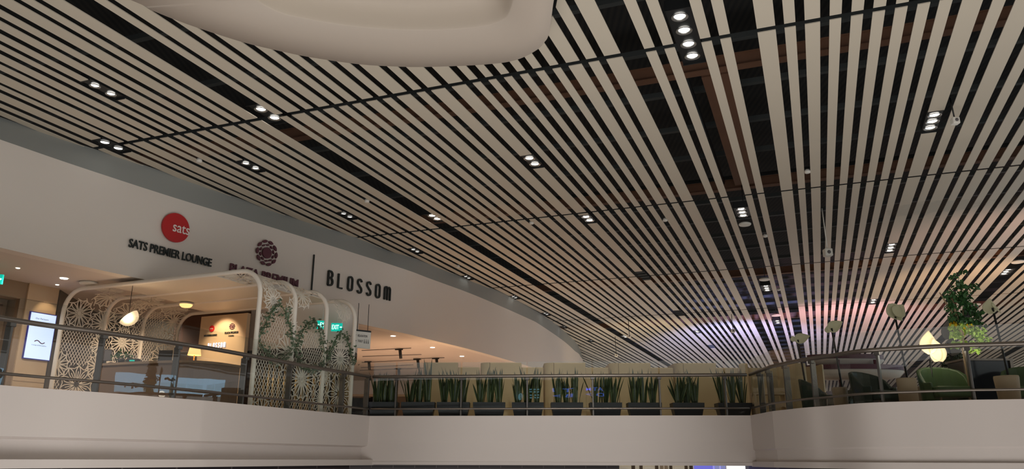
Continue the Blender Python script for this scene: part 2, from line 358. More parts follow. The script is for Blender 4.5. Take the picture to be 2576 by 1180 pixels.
strips_ = [(a+q, b-q) for a, b in strips for q in ((.0024 if b < -1.45 else .0014 if b < -.5 else 0),)]
for (a, b), (a_o, b_o) in zip(strips_, strips):
    a *= H; b *= H; a_o *= H 
    us = [a+(b-a)*k/3 for k in range(4)]
    cuts = [cutv(x) for x in us]
    for k in range(len(vmods)-1):
        v0, v1 = vmods[k]+.065, vmods[k+1]-.065
        segs = [(v0, v1)]
        for (ba, bb, b0, b1) in boxes:
            if abs(ba-a_o) < 1e-4:
                ns = []
                for s0, s1 in segs:
                    if b1 <= s0 or b0 >= s1: ns.append((s0, s1))
                    else:
                        if b0 > s0+.05: ns.append((s0, b0))
                        if b1 < s1-.05: ns.append((b1, s1))
                segs = ns
        for s0, s1 in segs:
            st = [max(s0, c) if c is not None else s0 for c in cuts]
            if min(st) >= s1-.02: continue
            st = [min(x, s1-.01) for x in st]
            lo = [UV(x, y) for x, y in zip(us, st)]+[UV(b, s1), UV(a, s1)]; mb.prism(lo, H, H+TH)
    if False: pass
ceil = struct(mb.build('ceiling', M['panel']))
# dark space above the strips
mb = MB()
mb.prism([UV(-34, -26), UV(34, -26), UV(34, 86), UV(-34, 86)], 9.0, 9.2)
struct(mb.build('ceiling', M['deck']))
mb = MB()
v = 6.2
while v < 80: mb.prism([UV(-22, v), UV(28, v), UV(28, v+.13), UV(-22, v+.13)], 8.1, 8.22); v += 2.1
struct(mb.build('ceiling', M['purlin']))
for vb, zb in ((14.6, 7.5), (22.1, 7.5), (33.7, 7.5), (45, 7.5)):
    mb = MB(); mb.box((-22, 0, 0), (28, .08, .24)); mb.box((-22, -.06, -.02), (28, .16, 0)); mb.box((-22, -.06, .24), (28, .16, .26))
    o = mb.build('ceiling_beam', M['beam']); o.matrix_world = Matrix.Translation(UV(0, vb, zb)) @ Matrix.Rotation(-YAW, 4, 'Z')
    tag(o, 'brown steel beam crossing above the open ceiling, %s' % {14.6: 'the nearest one, behind the row of four lights', 22.1: 'just before the second panel joint', 33.7: 'over the third panel joint', 45: 'the farthest one, over the terrace'}[vb], 'beam', 'brown beams above the ceiling strips')
mb = MB(); mb.box((-.32, 0, 0), (.32, 7.0, .3)); o = mb.build('air_duct', M['beam']); o.matrix_world = Matrix.Translation(UV(-1.22, 14.92, 7.52)) @ Matrix.Rotation(-YAW, 4, 'Z')
tag(o, 'brown rectangular air duct running between two beams above the ceiling', 'duct')
mb = MB(); mb.tube([UV(-1.95, 14.8, 7.7), UV(-1.95, 22, 7.7)], .13, 14); tag(mb.build('drain_pipe', M['pipe']), 'black round pipe beside the brown duct above the ceiling', 'pipe')
mb = MB(); mb.box((-30, -16.3, -4.5), (30, -16, 5.2)); struct(mb.build('wall_opposite', M['darkgrey']))  # unseen wall, added to darken what the railing glass reflects
mb = MB(); mb.box((-20.3, -16, -4.5), (-20, 9, 9.0)); struct(mb.build('wall_hall_left', M['darkgrey']))  # unseen wall, added to cut stray light on the right balcony front
# far end of the hall
mb = MB(); mb.prism([UV(-24, 82), UV(30, 82), UV(30, 82.3), UV(-24, 82.3)], -.5, 9.2); struct(mb.build('wall_far', M['darkgrey']))
# lights in the ceiling
fixlab = ['third strip row from the grey cove at the upper left', 'in the wide dark gap left of the white bulkhead', 'leftmost along the grey cove', 'above the round red sign', 'near the cove above the thin black bar', 'in the wide dark gap at mid ceiling', 'below the right end of the white bulkhead', 'just under the second panel joint at mid ceiling', 'top of the picture in the widest dark gap', 'beside the nearest round white disc', 'at right beside the hanging white camera', 'right of the hanging white box on a long pole', 'low on the right above the floor lamps', 'on the cove edge above the black word', 'second on the cove edge past the black word', 'third along the cove edge from the black word', 'fourth along the cove edge from the black word', 'at the far end of the long dark gap above the booths', 'on the blue lit strips', 'in the dark gap at the right frame edge', 'below the second white disc in the dark gap', 'lowest in the dark gap above the terrace', 'fifth along the cove edge from the black word', 'by the end of the white wall']
for i, (pts, bright, wide, a, b, v0, v1, uc, vs) in enumerate(fixdata):
    vc = (v0+v1)/2
    t = thing('recessed_spotlight', UV((a+b)/2, vc, H), '%s spotlight, %s' % ({2: 'double', 3: 'triple', 4: 'quadruple'}[len(pts)], fixlab[i]), 'ceiling light', 'recessed spotlights', -YAW)
    w2, l2 = (b-a)/2, (v1-v0)/2
    mb = MB(); z0 = .03 if not wide else .10
    mb.box((-w2, -l2, z0), (w2, l2, z0+.14)); mb.box((-w2, -l2, z0-.04), (w2, -l2+.02, z0)); mb.box((-w2, l2-.02, z0-.04), (w2, l2, z0))
    mb.build('housing', M['black'], t)
    for v in vs:
        r = min(.085, w2*.62); ux = uc-(a+b)/2; 
        mb = MB(); mb.lathe([(r*1.5, z0-.03), (r*1.25, z0-.035), (r*1.0, z0-.01)], (ux, v-vc, 0), 20, cap=False); rg = mb.build('lamp_ring', M['reflector'] if bright else M['black'], t)
        mb = MB(); mb.lathe([(r*1.0, z0-.012), (.001, z0-.02)], (ux, v-vc, 0), 20); mb.build('lens', M['lamp'] if bright else M['lampdim'], rg)
for i, (x, y) in enumerate(vents):
    uc, vc = uv_of(unp(x, y, H)); s_ = min(range(len(strips)), key=lambda k: abs((strips[k][0]+strips[k][1])/2*H-uc)); a, b = strips[s_][0]*H, strips[s_][1]*H
    t = thing('ceiling_vent', UV((a+b)/2, vc, H), 'black slotted vent, %s' % ['nearest of three, over mid ceiling', 'middle one, at the edge of the blue glow', 'farthest, in the blue glow just above the booths'][i], 'vent', 'black slotted vents', -YAW)
    mb = MB(); w2 = (b-a)/2; mb.box((-w2, -.74, .05), (w2, .74, .15)); mb.build('backing', M['black'], t)
    for k in range(4): mb = MB(); mb.box((-w2, -.62+k*.4, 0), (w2, -.54+k*.4, .05)); mb.build('slat', M['purlin'], t)
# round white discs hung in the dark gap
for (x, y, r, lb) in ((1874, 567, .17, 'beside the triple light, nearest of its row'), (1924, 705, .2, 'second, above a triple light'), (1953, 795, .22, 'third, low in the dark gap'), (2561, 661, .2, 'at the right frame edge'), (2455, 768, .2, 'half hidden by the tree top')):
    p = unp(x, y, H-.02); t = thing('ceiling_disc', p, 'round white disc under the open ceiling gap, %s' % lb, 'speaker', 'round white discs')
    mb = MB(); mb.lathe([(r*.9, 0), (r, .02), (r, .05), (r*.6, .09)], n=28); mb.build('disc', M['white'], t)
    mb = MB(); mb.tube([(0, 0, .08), (0, 0, 1.6)], .012, 6); mb.build('hanger', M['black'], t)
for (x, y, lb) in ((501, 403, 'above the round red sign'), (923, 505, 'above a double light near the cove'), (1337, 560, 'just under the second joint'), (1673, 553, 'left of the widest dark gap'), (2031, 431, 'white, between strips right of the dark gap'), (1925, 593, 'in the narrow gap right of the triple light'), (1959, 728, 'small one lower in the same narrow gap'), (1152, 670, 'near the cove past the word sign')):
    p = unp(x, y, H); mb = MB(); mb.lathe([(.035, -.05), (.06, -.04), (.065, -.0), (.05, .04), (.03, .05)], n=18)
    o = mb.build('smoke_detector', M['white']); o.location = p; tag(o, 'round white smoke detector %s' % lb, 'smoke detector', 'smoke detectors')
for (x, y, top, sz, lb) in ((2402, 303, .35, .13, 'white camera on a short black arm at the right, beside the triple light'), (2082, 634, 1.1, .2, 'square white box hung on a long thin white pole'), (1844, 832, .75, .16, 'small white box hung over the pink lit strips'), (1583, 845, .8, .15, 'small hanging box beside the farthest lit pair of lamps'), (1550, 894, 1.0, .15, 'small hanging box lowest, just above the booths')):
    p = unp(x, y, H-top); t = thing('security_camera', p, lb, 'camera', 'cameras hung from the ceiling')
    mb = MB(); mb.box((-sz/2, -sz/2, -sz*.6), (sz/2, sz/2, sz*.4)); bev(mb.build('camera_body', M['white'], t), .02)
    mb = MB(); mb.tube([(0, 0, sz*.4), (-.02, 0, top+.1)], .014, 8); mb.build('stem', M['white'] if top > 1.05 else M['black'], t)
    mb = MB(); mb.lathe([(sz*.28, -.02), (sz*.22, .01), (sz*.1, .02)], n=14); o = mb.build('camera_lens', M['greyink'], t); o.rotation_euler = (R_(90), 0, 0); o.location = (0, -sz/2, -sz*.1)
# ================================================================== oval bulkhead top centre
inner_px = [(600,-30),(640,0),(700,32),(760,47),(830,60),(900,69),(956,74),(1010,77),(1070,78),(1110,77),(1150,75),(1185,72),(1215,68),(1240,63),(1260,55),(1275,45),(1285,28),(1292,5),(1296,-25)]
def rel(P, z, k): 
    return [Vector((cen.x+(p.x-cen.x)*k, cen.y+(p.y-cen.y)*k, z)) for p in P]
inner = [unp(x, y, ZD) for x, y in inner_px]+rel(dome_close, ZD, .72)
def inset(k, dz): return [Vector((cen.x+(p.x-cen.x)*k, cen.y+(p.y-cen.y)*k, ZD+dz)) for p in inner]
n = len(dome_all)
def ringfaces(mb, rings, mi=0):
    V = [[mb.bm.verts.new(p) for p in r] for r in rings]
    for A, B in zip(V, V[1:]):
        for k in range(len(A)): f = mb.bm.faces.new([A[k], A[(k+1) % len(A)], B[(k+1) % len(B)], B[k]]); f.material_index = mi; f.smooth = True
    return V
sm = lambda P: smooth_poly(P, 4, True)
mb = MB(); mid = [a.lerp(b, .5) for a, b in zip(dome_all, inner)]
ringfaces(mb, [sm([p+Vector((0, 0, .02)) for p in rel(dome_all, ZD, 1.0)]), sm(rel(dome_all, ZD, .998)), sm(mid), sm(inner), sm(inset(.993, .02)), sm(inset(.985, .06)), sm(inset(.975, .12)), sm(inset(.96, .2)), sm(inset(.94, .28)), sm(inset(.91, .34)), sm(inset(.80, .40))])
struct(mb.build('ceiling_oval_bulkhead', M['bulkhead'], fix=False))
mb = MB(); V = ringfaces(mb, [sm(inset(.80, .40)), sm(inset(.7, .42)), sm(inset(.4, .43))]); mb.bm.faces.new(V[-1]); struct(mb.build('ceiling_oval_recess', M['domein'], fix=False))
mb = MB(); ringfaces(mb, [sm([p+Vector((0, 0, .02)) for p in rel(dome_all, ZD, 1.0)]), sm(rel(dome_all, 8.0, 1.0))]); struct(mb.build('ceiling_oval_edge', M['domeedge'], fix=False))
light('recess_light', 'AREA', (-2.4, 7.4, ZD+.02), 17, (.92, 1, .82), 4.5, (-2.4, 7.41, 9), sy=2.6)
# ================================================================== upper white wall with grey cove, lounge soffit
ZT, ZS = 5.85, 3.8
wall_px = [(0,351),(201,420),(447,500),(700,577),(860,627),(1020,678),(1079,700),(1200,745),(1326,800),(1360,818),(1418,858),(1445,882),(1459,895)]
WP = [unp(x, y, ZT) for x, y in wall_px]; WP = [Vector((p.x, p.y, 0)) for p in WP]
WP = [WP[0]+(WP[0]-WP[1]).normalized()*d for d in (9, 5, 2.5)]+WP+[WP[-1]+Vector((.2, 4, 0)), WP[-1]+Vector((-3, 9, 0))]
WS = smooth_poly(WP, 6)
mb = MB(); sweep(WS, [(0, ZS), (0, ZT), (-.3, ZT), (-.3, ZS)], mb, closedprof=True); struct(mb.build('wall_upper', M['paint'], smooth=False))
cv_px = [(0,294),(127,338),(226,371),(354,412),(605,500),(708,537),(901,598),(976,630),(1035,646),(1132,684),(1200,712),(1278,742),(1375,798),(1408,823),(1447,858),(1460,880),(1464,897)]
CP = [unp(x, y, H+.03) for x, y in cv_px]
CP = [CP[0]+(CP[0]-CP[1]).normalized()*d for d in (9, 5, 2.5)]+CP+[CP[-1]+Vector((.4, 3.5, 0))]
CS = smooth_poly(CP, 4)
def resample(P, n):
    L = [0]
    for a, b in zip(P, P[1:]): L.append(L[-1]+(b-a).length)
    out = []; j = 0
    for i in range(n):
        t = L[-1]*i/(n-1)
        while j < len(L)-2 and L[j+1] < t: j += 1
        out.append(P[j].lerp(P[j+1], (t-L[j])/max(1e-9, L[j+1]-L[j])))
    return out
def near_on(P, y):   # point of polyline P with the same bearing as y
    best = None; ang = math.atan2(y.x, y.y)
    for a, b in zip(P, P[1:]):
        A, B = math.atan2(a.x, a.y), math.atan2(b.x, b.y)
        if (A-ang)*(B-ang) <= 0 and abs(A-B) > 1e-9: return a.lerp(b, (ang-A)/(B-A))
    return min(P, key=lambda p: abs(math.atan2(p.x, p.y)-ang))
mb = MB(); top = [Vector((p.x, p.y, ZT+.001)) for p in WS if -1.3 < math.atan2(p.x, p.y) < .16 or True]
idx = [i for i, p in enumerate(WS) if math.atan2(p.x, p.y) <= math.atan2(CS[-2].x, CS[-2].y) and math.atan2(p.x, p.y) > math.atan2(CS[0].x, CS[0].y)]
A = [mb.bm.verts.new((WS[i].x, WS[i].y, ZT)) for i in idx]; B = []
for i in idx: q = near_on(CS, WS[i]); B.append(mb.bm.verts.new((q.x, q.y, H+.03)))
for k in range(len(A)-1): mb.bm.faces.new([A[k], A[k+1], B[k+1], B[k]]).smooth = True
D = [mb.bm.verts.new(v.co+Vector((0, 0, 1.4))) for v in B]
struct(mb.build('wall_cove', M['cove'], fix=False))
# soffit of the lounge floor, going back from the wall
mb = MB(); NN = normals2(WS)
lo = [Vector((p.x, p.y, 0))-n*.3 for p, n in zip(WS, NN)]
poly = [Vector((p.x, p.y, 0)) for p in lo if p.y < 52]
poly += [Vector((poly[-1].x-4, 56, 0)), Vector((-40, 56, 0)), Vector((-40, poly[0].y-4, 0))]
bmf = [mb.bm.verts.new((p.x, p.y, ZS)) for p in poly]; mb.bm.faces.new(bmf)
r = bmesh.ops.extrude_face_region(mb.bm, geom=list(mb.bm.faces)); bmesh.ops.translate(mb.bm, vec=(0, 0, .2), verts=[g for g in r['geom'] if isinstance(g, bmesh.types.BMVert)])
bmesh.ops.triangulate(mb.bm, faces=mb.bm.faces)
struct(mb.build('ceiling_lounge', M['soffit']))
def on_wall(px, py, off=.0):
    d = ray(px, py)
    for a, b in zip(WS, WS[1:]):
        A, B = math.atan2(a.x, a.y), math.atan2(b.x, b.y); g = math.atan2(d.x, d.y)
        if (A-g)*(B-g) <= 0 and abs(A-B) > 1e-9:
            p = a.lerp(b, (g-A)/(B-A)); tdir = (b-a).normalized(); s = math.hypot(p.x, p.y)/math.hypot(d.x, d.y)
            nn = Vector((tdir.y, -tdir.x, 0)); return Vector((p.x, p.y, d.z*s))+nn*off, tdir, nn
    raise ValueError
# ------------------------------------------------------------------ wall lettering
def disc(mb, c, right, nrm, rx, rz, t, n=40, mi=0):
    up = Vector((0, 0, 1)); A = []; B = []
    for k in range(n):
        a = 2*math.pi*k/n; q = c+right*rx*math.cos(a)+up*rz*math.sin(a); A.append(mb.bm.verts.new(q)); B.append(mb.bm.verts.new(q+nrm*t))
    mb.bm.faces.new(A[::-1]).material_index = mi; mb.bm.faces.new(B).material_index = mi
    for k in range(n): mb.bm.faces.new([A[k], A[(k+1) % n], B[(k+1) % n], B[k]]).material_index = mi
def petal(mb, c, right, nrm, ang, r0, r1, w, t):
    up = Vector((0, 0, 1)); P = []
    er = right*math.cos(ang)+up*math.sin(ang); et = -right*math.sin(ang)+up*math.cos(ang)
    m_ = (r0+r1)/2; h = (r1-r0)/2
    for k in range(9): a = -1+2*k/8; P.append(c+er*(m_+h*(1-a*a)*.95-h*.25)+et*w*a)
    for k in range(1, 8): a = 1-2*k/8; P.append(c+er*(m_-h*(1-a*a)*.95-h*.25)+et*w*a)
    A = [mb.bm.verts.new(p) for p in P]; B = [mb.bm.verts.new(p+nrm*t) for p in P]
    mb.bm.faces.new(A[::-1]); mb.bm.faces.new(B)
    for k in range(len(P)): mb.bm.faces.new([A[k], A[(k+1) % len(P)], B[(k+1) % len(P)], B[k]])
def emblem(name, c, right, nrm, r, t, m, parent):
    mb = MB(); disc(mb, c, right, nrm, r*.42, r*.42, t)
    for k in range(10): petal(mb, c, right, nrm, 2*math.pi*(k+.5)/10, r*.56, r*.70, r*.155, t)
    for k in range(10): petal(mb, c, right, nrm, 2*math.pi*k/10, r*.79, r*1.03, r*.245, t)
    return mb.build(name, m, parent)
def ends(pl, pr, off):
    a, _, n1 = on_wall(*pl, off); b, _, n2 = on_wall(*pr, off); d = b-a; w = math.hypot(d.x, d.y); right = Vector((d.x, d.y, 0)).normalized()
    return a, b, right, w, Vector((right.y, -right.x, 0))
# first sign: red disc with white word, black name below
c, td, nn = on_wall(438, 574, .03)
t = worldthing('wall_sign', c, 'round red disc sign with white letters above black lounge name on the white wall', 'sign')
mb = MB(); e1, _, _ = on_wall(405, 574, .03); e2, _, _ = on_wall(472, 574, .03); rx = (e2-e1).length/2
disc(mb, c, td, nn, rx, rx*.98, .05); mb.build('emblem_disc', M['red'], t)
place_text('emblem_lettering', 'sats', M['letterwhite'], c+td*rx*.36+nn*.055+Vector((0, 0, -.01)), td, rx*1.25, rx*.56, .015, t, .004)
a, b, rt, w, nn2 = ends((321, 615), (530, 655), .03)
zc_ = (on_wall(425, 636, 0)[0]).z
h = on_wall(325, 604)[0].z-on_wall(325, 624)[0].z
place_text('lettering', 'SATS PREMIER LOUNGE', M['ink'], Vector(((a.x+b.x)/2, (a.y+b.y)/2, zc_-.01)), rt, w, h*1.12, .03, t, .014)
# second sign: maroon ring emblem and name
c, td, nn = on_wall(668, 637, .03)
t = worldthing('wall_sign', c, 'maroon ring of petals emblem with maroon name beneath, partly behind the white arch', 'sign')
rx = abs(on_wall(668, 603)[0].z-on_wall(668, 671)[0].z)/2
emblem('emblem', c, td, nn, rx*.98, .04, M['maroon'], t)
a, b, rt, w, nn2 = ends((575, 677), (747, 715), .03); zc_ = on_wall(661, 695)[0].z
h = on_wall(580, 666)[0].z-on_wall(580, 688)[0].z
place_text('lettering', 'PLAZA PREMIUM', M['maroon'], Vector(((a.x+b.x)/2, (a.y+b.y)/2, zc_)), rt, w, h*1.15, .03, t, .018)
# divider bar
p0, td, nn = on_wall(788, 641, .02); p1 = on_wall(782, 738, .02)[0]
mb = MB(); x = Vector((p0.x, p0.y, 0)); q = .018
for _ in (0,): mb.prism([x-td*q, x+td*q, x+td*q+nn*.03, x-td*q+nn*.03], p1.z-.25, p0.z)
tag(mb.build('divider_bar', M['ink']), 'thin black upright bar on the white wall between maroon name and black word', 'bar')
# third sign: seven tall narrow letters
def glyph(ch):
    def arc(cx, cy, rx, ry, a0, a1, n=10): return [(cx+rx*math.cos(R_(a0+(a1-a0)*k/n)), cy+ry*math.sin(R_(a0+(a1-a0)*k/n))) for k in range(n+1)]
    if ch == 'B': return [[(0, 0), (0, 1)], [(0, 1)]+arc(.18, .78, .2, .22, 90, -60)+[(.15, .53)], [(0, .53), (.15, .53)]+arc(.2, .27, .22, .26, 80, -90)+[(0, 0)]]
    if ch == 'L': return [[(0, 1), (0, 0), (.4, 0)]]
    if ch == 'O': return [arc(.21, .79, .21, .21, 0, 180)+arc(.21, .21, .21, .21, 180, 360)+[(.42, .79)]]
    if ch == 'S': return [arc(.2, .79, .2, .21, 10, 180)+[(.02, .68), (.2, .5), (.37, .36)]+arc(.2, .21, .2, .21, 20, -170)]
    if ch == 'm': return [[(0, 0), (0, .85)]+arc(.15, .85, .15, .15, 180, 0)+[(.3, 0)], [(.3, .85)]+arc(.45, .85, .15, .15, 180, 0)+[(.6, 0)]]
def strokes(name, letters, P, right, nrm, w, h, th, t, m, parent, spacing=.56):
    up = Vector((0, 0, 1)); tot = sum((.6 if c == 'm' else .42) for c in letters)+spacing*(len(letters)-1); x = 0; mb = MB()
    for c in letters:
        for st in glyph(c):
            pts = [P+right*((x+px_)/tot*w)+up*(py_*h)+nrm*(t/2) for px_, py_ in st]
            mb.ribbon(pts, [nrm]*len(pts), th, t)
        x += (.6 if c == 'm' else .42)+spacing
    return mb.build(name, m, parent)
a, b, rt, w, nn2 = ends((822, 715), (978, 742), .02); zb_ = on_wall(900, 752)[0].z; h = on_wall(825, 690)[0].z-on_wall(825, 720)[0].z
h = abs(on_wall(900, 705)[0].z-on_wall(900, 749)[0].z)*.97
t = worldthing('wall_sign', a, 'tall narrow black letters spelling one word at the right of the white wall', 'sign')
zb_ = (on_wall(822, 721)[0].z+on_wall(978, 757)[0].z)/2+.02
strokes('lettering', 'BLOSSOm', Vector((a.x, a.y, zb_)), rt, nn2, w, h*.80, .046, .05, M['ink'], t)
# ================================================================== balcony: fascias, floor
ZK, ZF = .96, .86
kl_px = [(0,968.5),(250,987),(480,1005),(560,1012),(800,1035),(931,1046.5)]
kr_px = [(1888,1045),(1942.6,1034.5),(2020,1026),(2080,1021.5),(2173.5,1014),(2300,1009.5),(2440,1006),(2576,1004)]
P2 = lambda L: [Vector((p.x, p.y, 0)) for p in (unp(x, y, ZK) for x, y in L)]
KL = P2(kl_px); KR = P2(kr_px)
KL = [Vector((-9.4, 4.5, 0)), Vector((-8.3, 7.6, 0))]+KL
KR = KR+[KR[-1]+Vector((2.5, -.7, 0)), KR[-1]+Vector((6, -1.2, 0))]
KC = [KL[-1], KR[0]]
KLs = smooth_poly(KL, 14); KRs = [KR[0]]+smooth_poly(KR[1:], 20); KCs = [KC[0].lerp(KC[1], k/10) for k in range(11)]
mb = MB(); sweep(KLs, [(-.12, ZK), (0, ZK), (0, .285), (-.12, .25), (-.12, -.02), (.16, -.02), (.16, -.14), (-.3, -.14)], mb); struct(mb.build('wall_left_balcony', M['fascia'], fix=False))
KCx = [KCs[0]-Vector((.3, 0, 0))]+KCs[1:-1]+[KCs[-1]+Vector((.3, 0, 0))]
mb = MB(); sweep(KCx, [(-.12, ZK), (0, ZK), (.02, .4), (.07, -.06), (.09, -.06), (.09, -.13), (-.3, -.13)], mb); struct(mb.build('wall_centre_balcony', M['fascia'], fix=False))
mb = MB(); sweep(KRs, [(-.12, ZK), (0, ZK), (0, .22), (-.03, .19), (-.03, -.04), (.06, -.04), (.06, -.15), (-.3, -.15)], mb); struct(mb.build('wall_right_balcony', M['fascia'], fix=False))
edge = KLs[:-1]+KCs[:-1]+KRs
en = normals2(edge); inner_e = [p-n*.1 for p, n in zip(edge, en)]
mb = MB(); poly = inner_e+[Vector((40, 12, 0)), Vector((40, 75, 0)), Vector((-40, 75, 0)), Vector((-40, 4.5, 0))]
bmf = [mb.bm.verts.new((p.x, p.y, ZF)) for p in poly]; mb.bm.faces.new(bmf); bmesh.ops.triangulate(mb.bm, faces=mb.bm.faces); bmesh.ops.recalc_face_normals(mb.bm, faces=mb.bm.faces)
r = bmesh.ops.extrude_face_region(mb.bm, geom=list(mb.bm.faces)); bmesh.ops.translate(mb.bm, vec=(0, 0, -.3), verts=[g for g in r['geom'] if isinstance(g, bmesh.types.BMVert)])
struct(mb.build('floor_balcony', M['floor']))
# hall floor below and the shopfront sliver under the slab
mb = MB(); mb.box((-40, -14, -4.7), (40, 30, -4.5)); struct(mb.build('floor', M['floor']))
xs = unp(1540, 1150, .02).x if False else (1540-1288)/F_PX*20.6; xe = (1822-1288)/F_PX*20.6
mb = MB()
mb.prism([p-n*.5 for p, n in zip(KLs, normals2(KLs))]+[Vector((xs-.1, 19.2, 0)), Vector((xs-.1, 19.5, 0)), Vector((-4, 19.7, 0)), Vector((-20, 12, 0))], -4.5, -.12); struct(mb.build('wall_lower_left', M['tile']))
mb = MB(); mb.prism([Vector((xe, 19.2, 0))]+[p-n*.5 for p, n in zip(KRs[2:], normals2(KRs)[2:])]+[Vector((20, 14, 0)), Vector((20, 19.5, 0)), Vector((xe, 19.5, 0))], -4.5, -.13); struct(mb.build('wall_lower_right', M['tile']))
YFc = 20.2
fx = lambda px: (px-1288)/F_PX*(YFc*cp+.1)
t = worldthing('shopfront', (fx(1680), YFc, -4.5), 'heritage style shopfront with cream relief panels seen below the balcony slab', 'shopfront')
mb = MB(); mb.box((fx(1535), YFc+.05, -4.5), (fx(1826), YFc+.3, 0)); mb.build('front_wall', M['facade'], t)
for (a, b, m, nm) in ((1538,1546,'orange','pilaster'),(1550,1556,'facadedk','pilaster'),(1588,1596,'facadedk','pilaster'),(1608,1615,'facadedk','pilaster'),(1647,1654,'facadedk','pilaster'),(1683,1689,'facadedk','pilaster'),(1721,1727,'facadedk','pilaster'),(1733,1740,'facadedk','pilaster')):
    mb = MB(); mb.box((fx(a), YFc-.04, -4.5), (fx(b), YFc+.1, -.1)); mb.build(nm, M[m], t)
for a, b in ((1560,1583),(1620,1643),(1694,1717)):
    mb = MB(); mb.box((fx(a), YFc-.02, -.9), (fx(b), YFc+.06, -.17)); mb.box((fx(a+5), YFc-.04, -.5), (fx(b-5), YFc, -.23), mi=1); mb.build('relief_panel', [M['facade'], M['beam']], t)
for a, b in ((1660,1667),(1671,1678)):
    mb = MB(); mb.box((fx(a), YFc-.02, -1.2), (fx(b), YFc+.06, -.14)); mb.build('shutter', M['wood'], t)
mb = MB(); mb.box((fx(1745), YFc-.03, -4.5), (fx(1790), YFc+.06, -.1)); o = mb.build('blue_lit_panel', M['facadeblue'], t); o['label'] = 'blue lit panel with pale scroll relief'
for a, b in ((1794,1806),(1810,1822)):
    mb = MB(); mb.box((fx(a), YFc-.03, -4.5), (fx(b), YFc+.06, -.13)); mb.build('window_pane', M['paleblue'], t)
# ------------------------------------------------------------------ glass railing
def arc_len(P):
    L = [0]
    for a, b in zip(P, P[1:]): L.append(L[-1]+(b-a).length)
    return L
def at_len(P, L, t):
    for i in range(len(L)-1):
        if t <= L[i+1]+1e-6: return P[i].lerp(P[i+1], (t-L[i])/(L[i+1]-L[i]))
    return P[-1].copy()
def len_of_px(P, L, px, z):
    best = (1e9, 0); n = 1500
    for k in range(n+1):
        t = L[-1]*k/n; p = at_len(P, L, t)+Vector((0, 0, z)); q = p.dot(vR)/p.dot(vF)*F_PX+1288
        if abs(q-px) < best[0]: best = (abs(q-px), t)
    return best[1]
ZR, ZL, ZG = 1.87, 1.12, 2.2
def railing(name_label, K, posts_px, handed):
    n2 = normals2(K); P = [p-n*.06 for p, n in zip(K, n2)]; L = arc_len(P)
    ts = [len_of_px(P, L, x, ZR-.2) for x in posts_px]
    t = worldthing('glass_railing', P[len(P)//2]+Vector((0, 0, ZF)), name_label, 'railing')
    hand = [Vector((p.x, p.y, ZR)) for p in P]; mb = MB(); mb.tube(hand, .038, 12); mb.build('handrail', M['steel'], t)
    mb = MB(); mb.tube([Vector((p.x, p.y, ZL))+n*.03 for p, n in zip(P, n2)], .022, 10); mb.build('lower_rail', M['steel'], t)
    full = sorted(set([0]+ts+[L[-1]]))
    for s in ts:
        p = at_len(P, L, s); q = at_len(P, L, min(L[-1], s+.05)); q0 = at_len(P, L, max(0, s-.05)); d = (q-q0).normalized(); n = Vector((d.y, -d.x, 0))
        mb = MB(); m_ = Matrix.Translation(p-n*.04) @ Matrix(((d.x, n.x, 0, 0), (d.y, n.y, 0, 0), (0, 0, 1, 0), (0, 0, 0, 1)))
        mb.box((-.02, -.1, ZF-.0), (.02, .03, ZR-.05), m_); mb.box((-.045, -.045, ZR-.09), (.045, .045, ZR+.035), m_)
        bev(mb.build('post', M['postm'], t), .006, 1)
    for a, b in zip(full, full[1:]):
        if b-a < .12: continue
        k = 1 if handed == 1 else max(2, int((b-a)/.4)); pts = [at_len(P, L, a+.02+(b-a-.04)*i/k) for i in range(k+1)]
        mb = MB(); sweep(pts, [(.0, ZK+.01), (.0, ZG), (-.012, ZG), (-.012, ZK+.01)], mb, closedprof=True)
        mb.build('glass_pane', M['glass'], t)
    return t
railing('steel and glass railing curving along the left balcony edge before the lounge', KLs, [30, 262, 452, 622, 736, 868, 930], 1)
railing('straight steel and glass railing in front of the row of snake plants', KCs, [996, 1160, 1326, 1491, 1659, 1824], 0)
railing('steel and glass railing curving along the right terrace edge', KRs, [1905, 1927, 1970, 2038, 2207, 2436], 0)
# ------------------------------------------------------------------ planters with snake plants
rnd = random.Random(4)
def leafblade(mb, base, ang, lean, L, w, bend, n=7):
    d = Vector((math.cos(ang), math.sin(ang), 0)); s = Vector((-math.sin(ang), math.cos(ang), 0)); tw = rnd.uniform(-.9, .9)
    prev = None
    for i in range(n+1):
        t = i/n; p = base+Vector((0, 0, 1))*L*t*math.cos(lean)+d*(L*t*math.sin(lean)+bend*t*t*L)
        a = tw*t+rnd.random()*.05; ww = w*(.55+.9*t-1.45*t**3.2) if t < .999 else .001; ww = max(ww, .001)
        e = (s*math.cos(a)+d*math.sin(a)); c = Vector((0, 0, .0))+d*(-ww*.25)
        q = [mb.bm.verts.new(p+e*ww), mb.bm.verts.new(p+e*ww*.72+c*.5), mb.bm.verts.new(p+c), mb.bm.verts.new(p-e*ww*.72+c*.5), mb.bm.verts.new(p-e*ww)]
        if prev:
            for k in range(4):
                f = mb.bm.faces.new([prev[k], prev[k+1], q[k+1], q[k]]); f.material_index = 1 if k in (0, 3) and w > .018 else 0; f.smooth = True
        prev = q
pl_px = [(929,1006),(1011,1098),(1100,1185),(1190,1274),(1287,1370),(1385,1468),(1482,1565),(1577,1664),(1688,1770),(1801,1889)]
ordn = ['first from the left, at the corner post', 'second from the left, with the tallest leaves', 'third from the left', 'fourth from the left', 'fifth from the left', 'fifth from the right', 'fourth from the right', 'third from the right', 'second from the right, leaves fanning widely', 'last on the right, beside the corner']
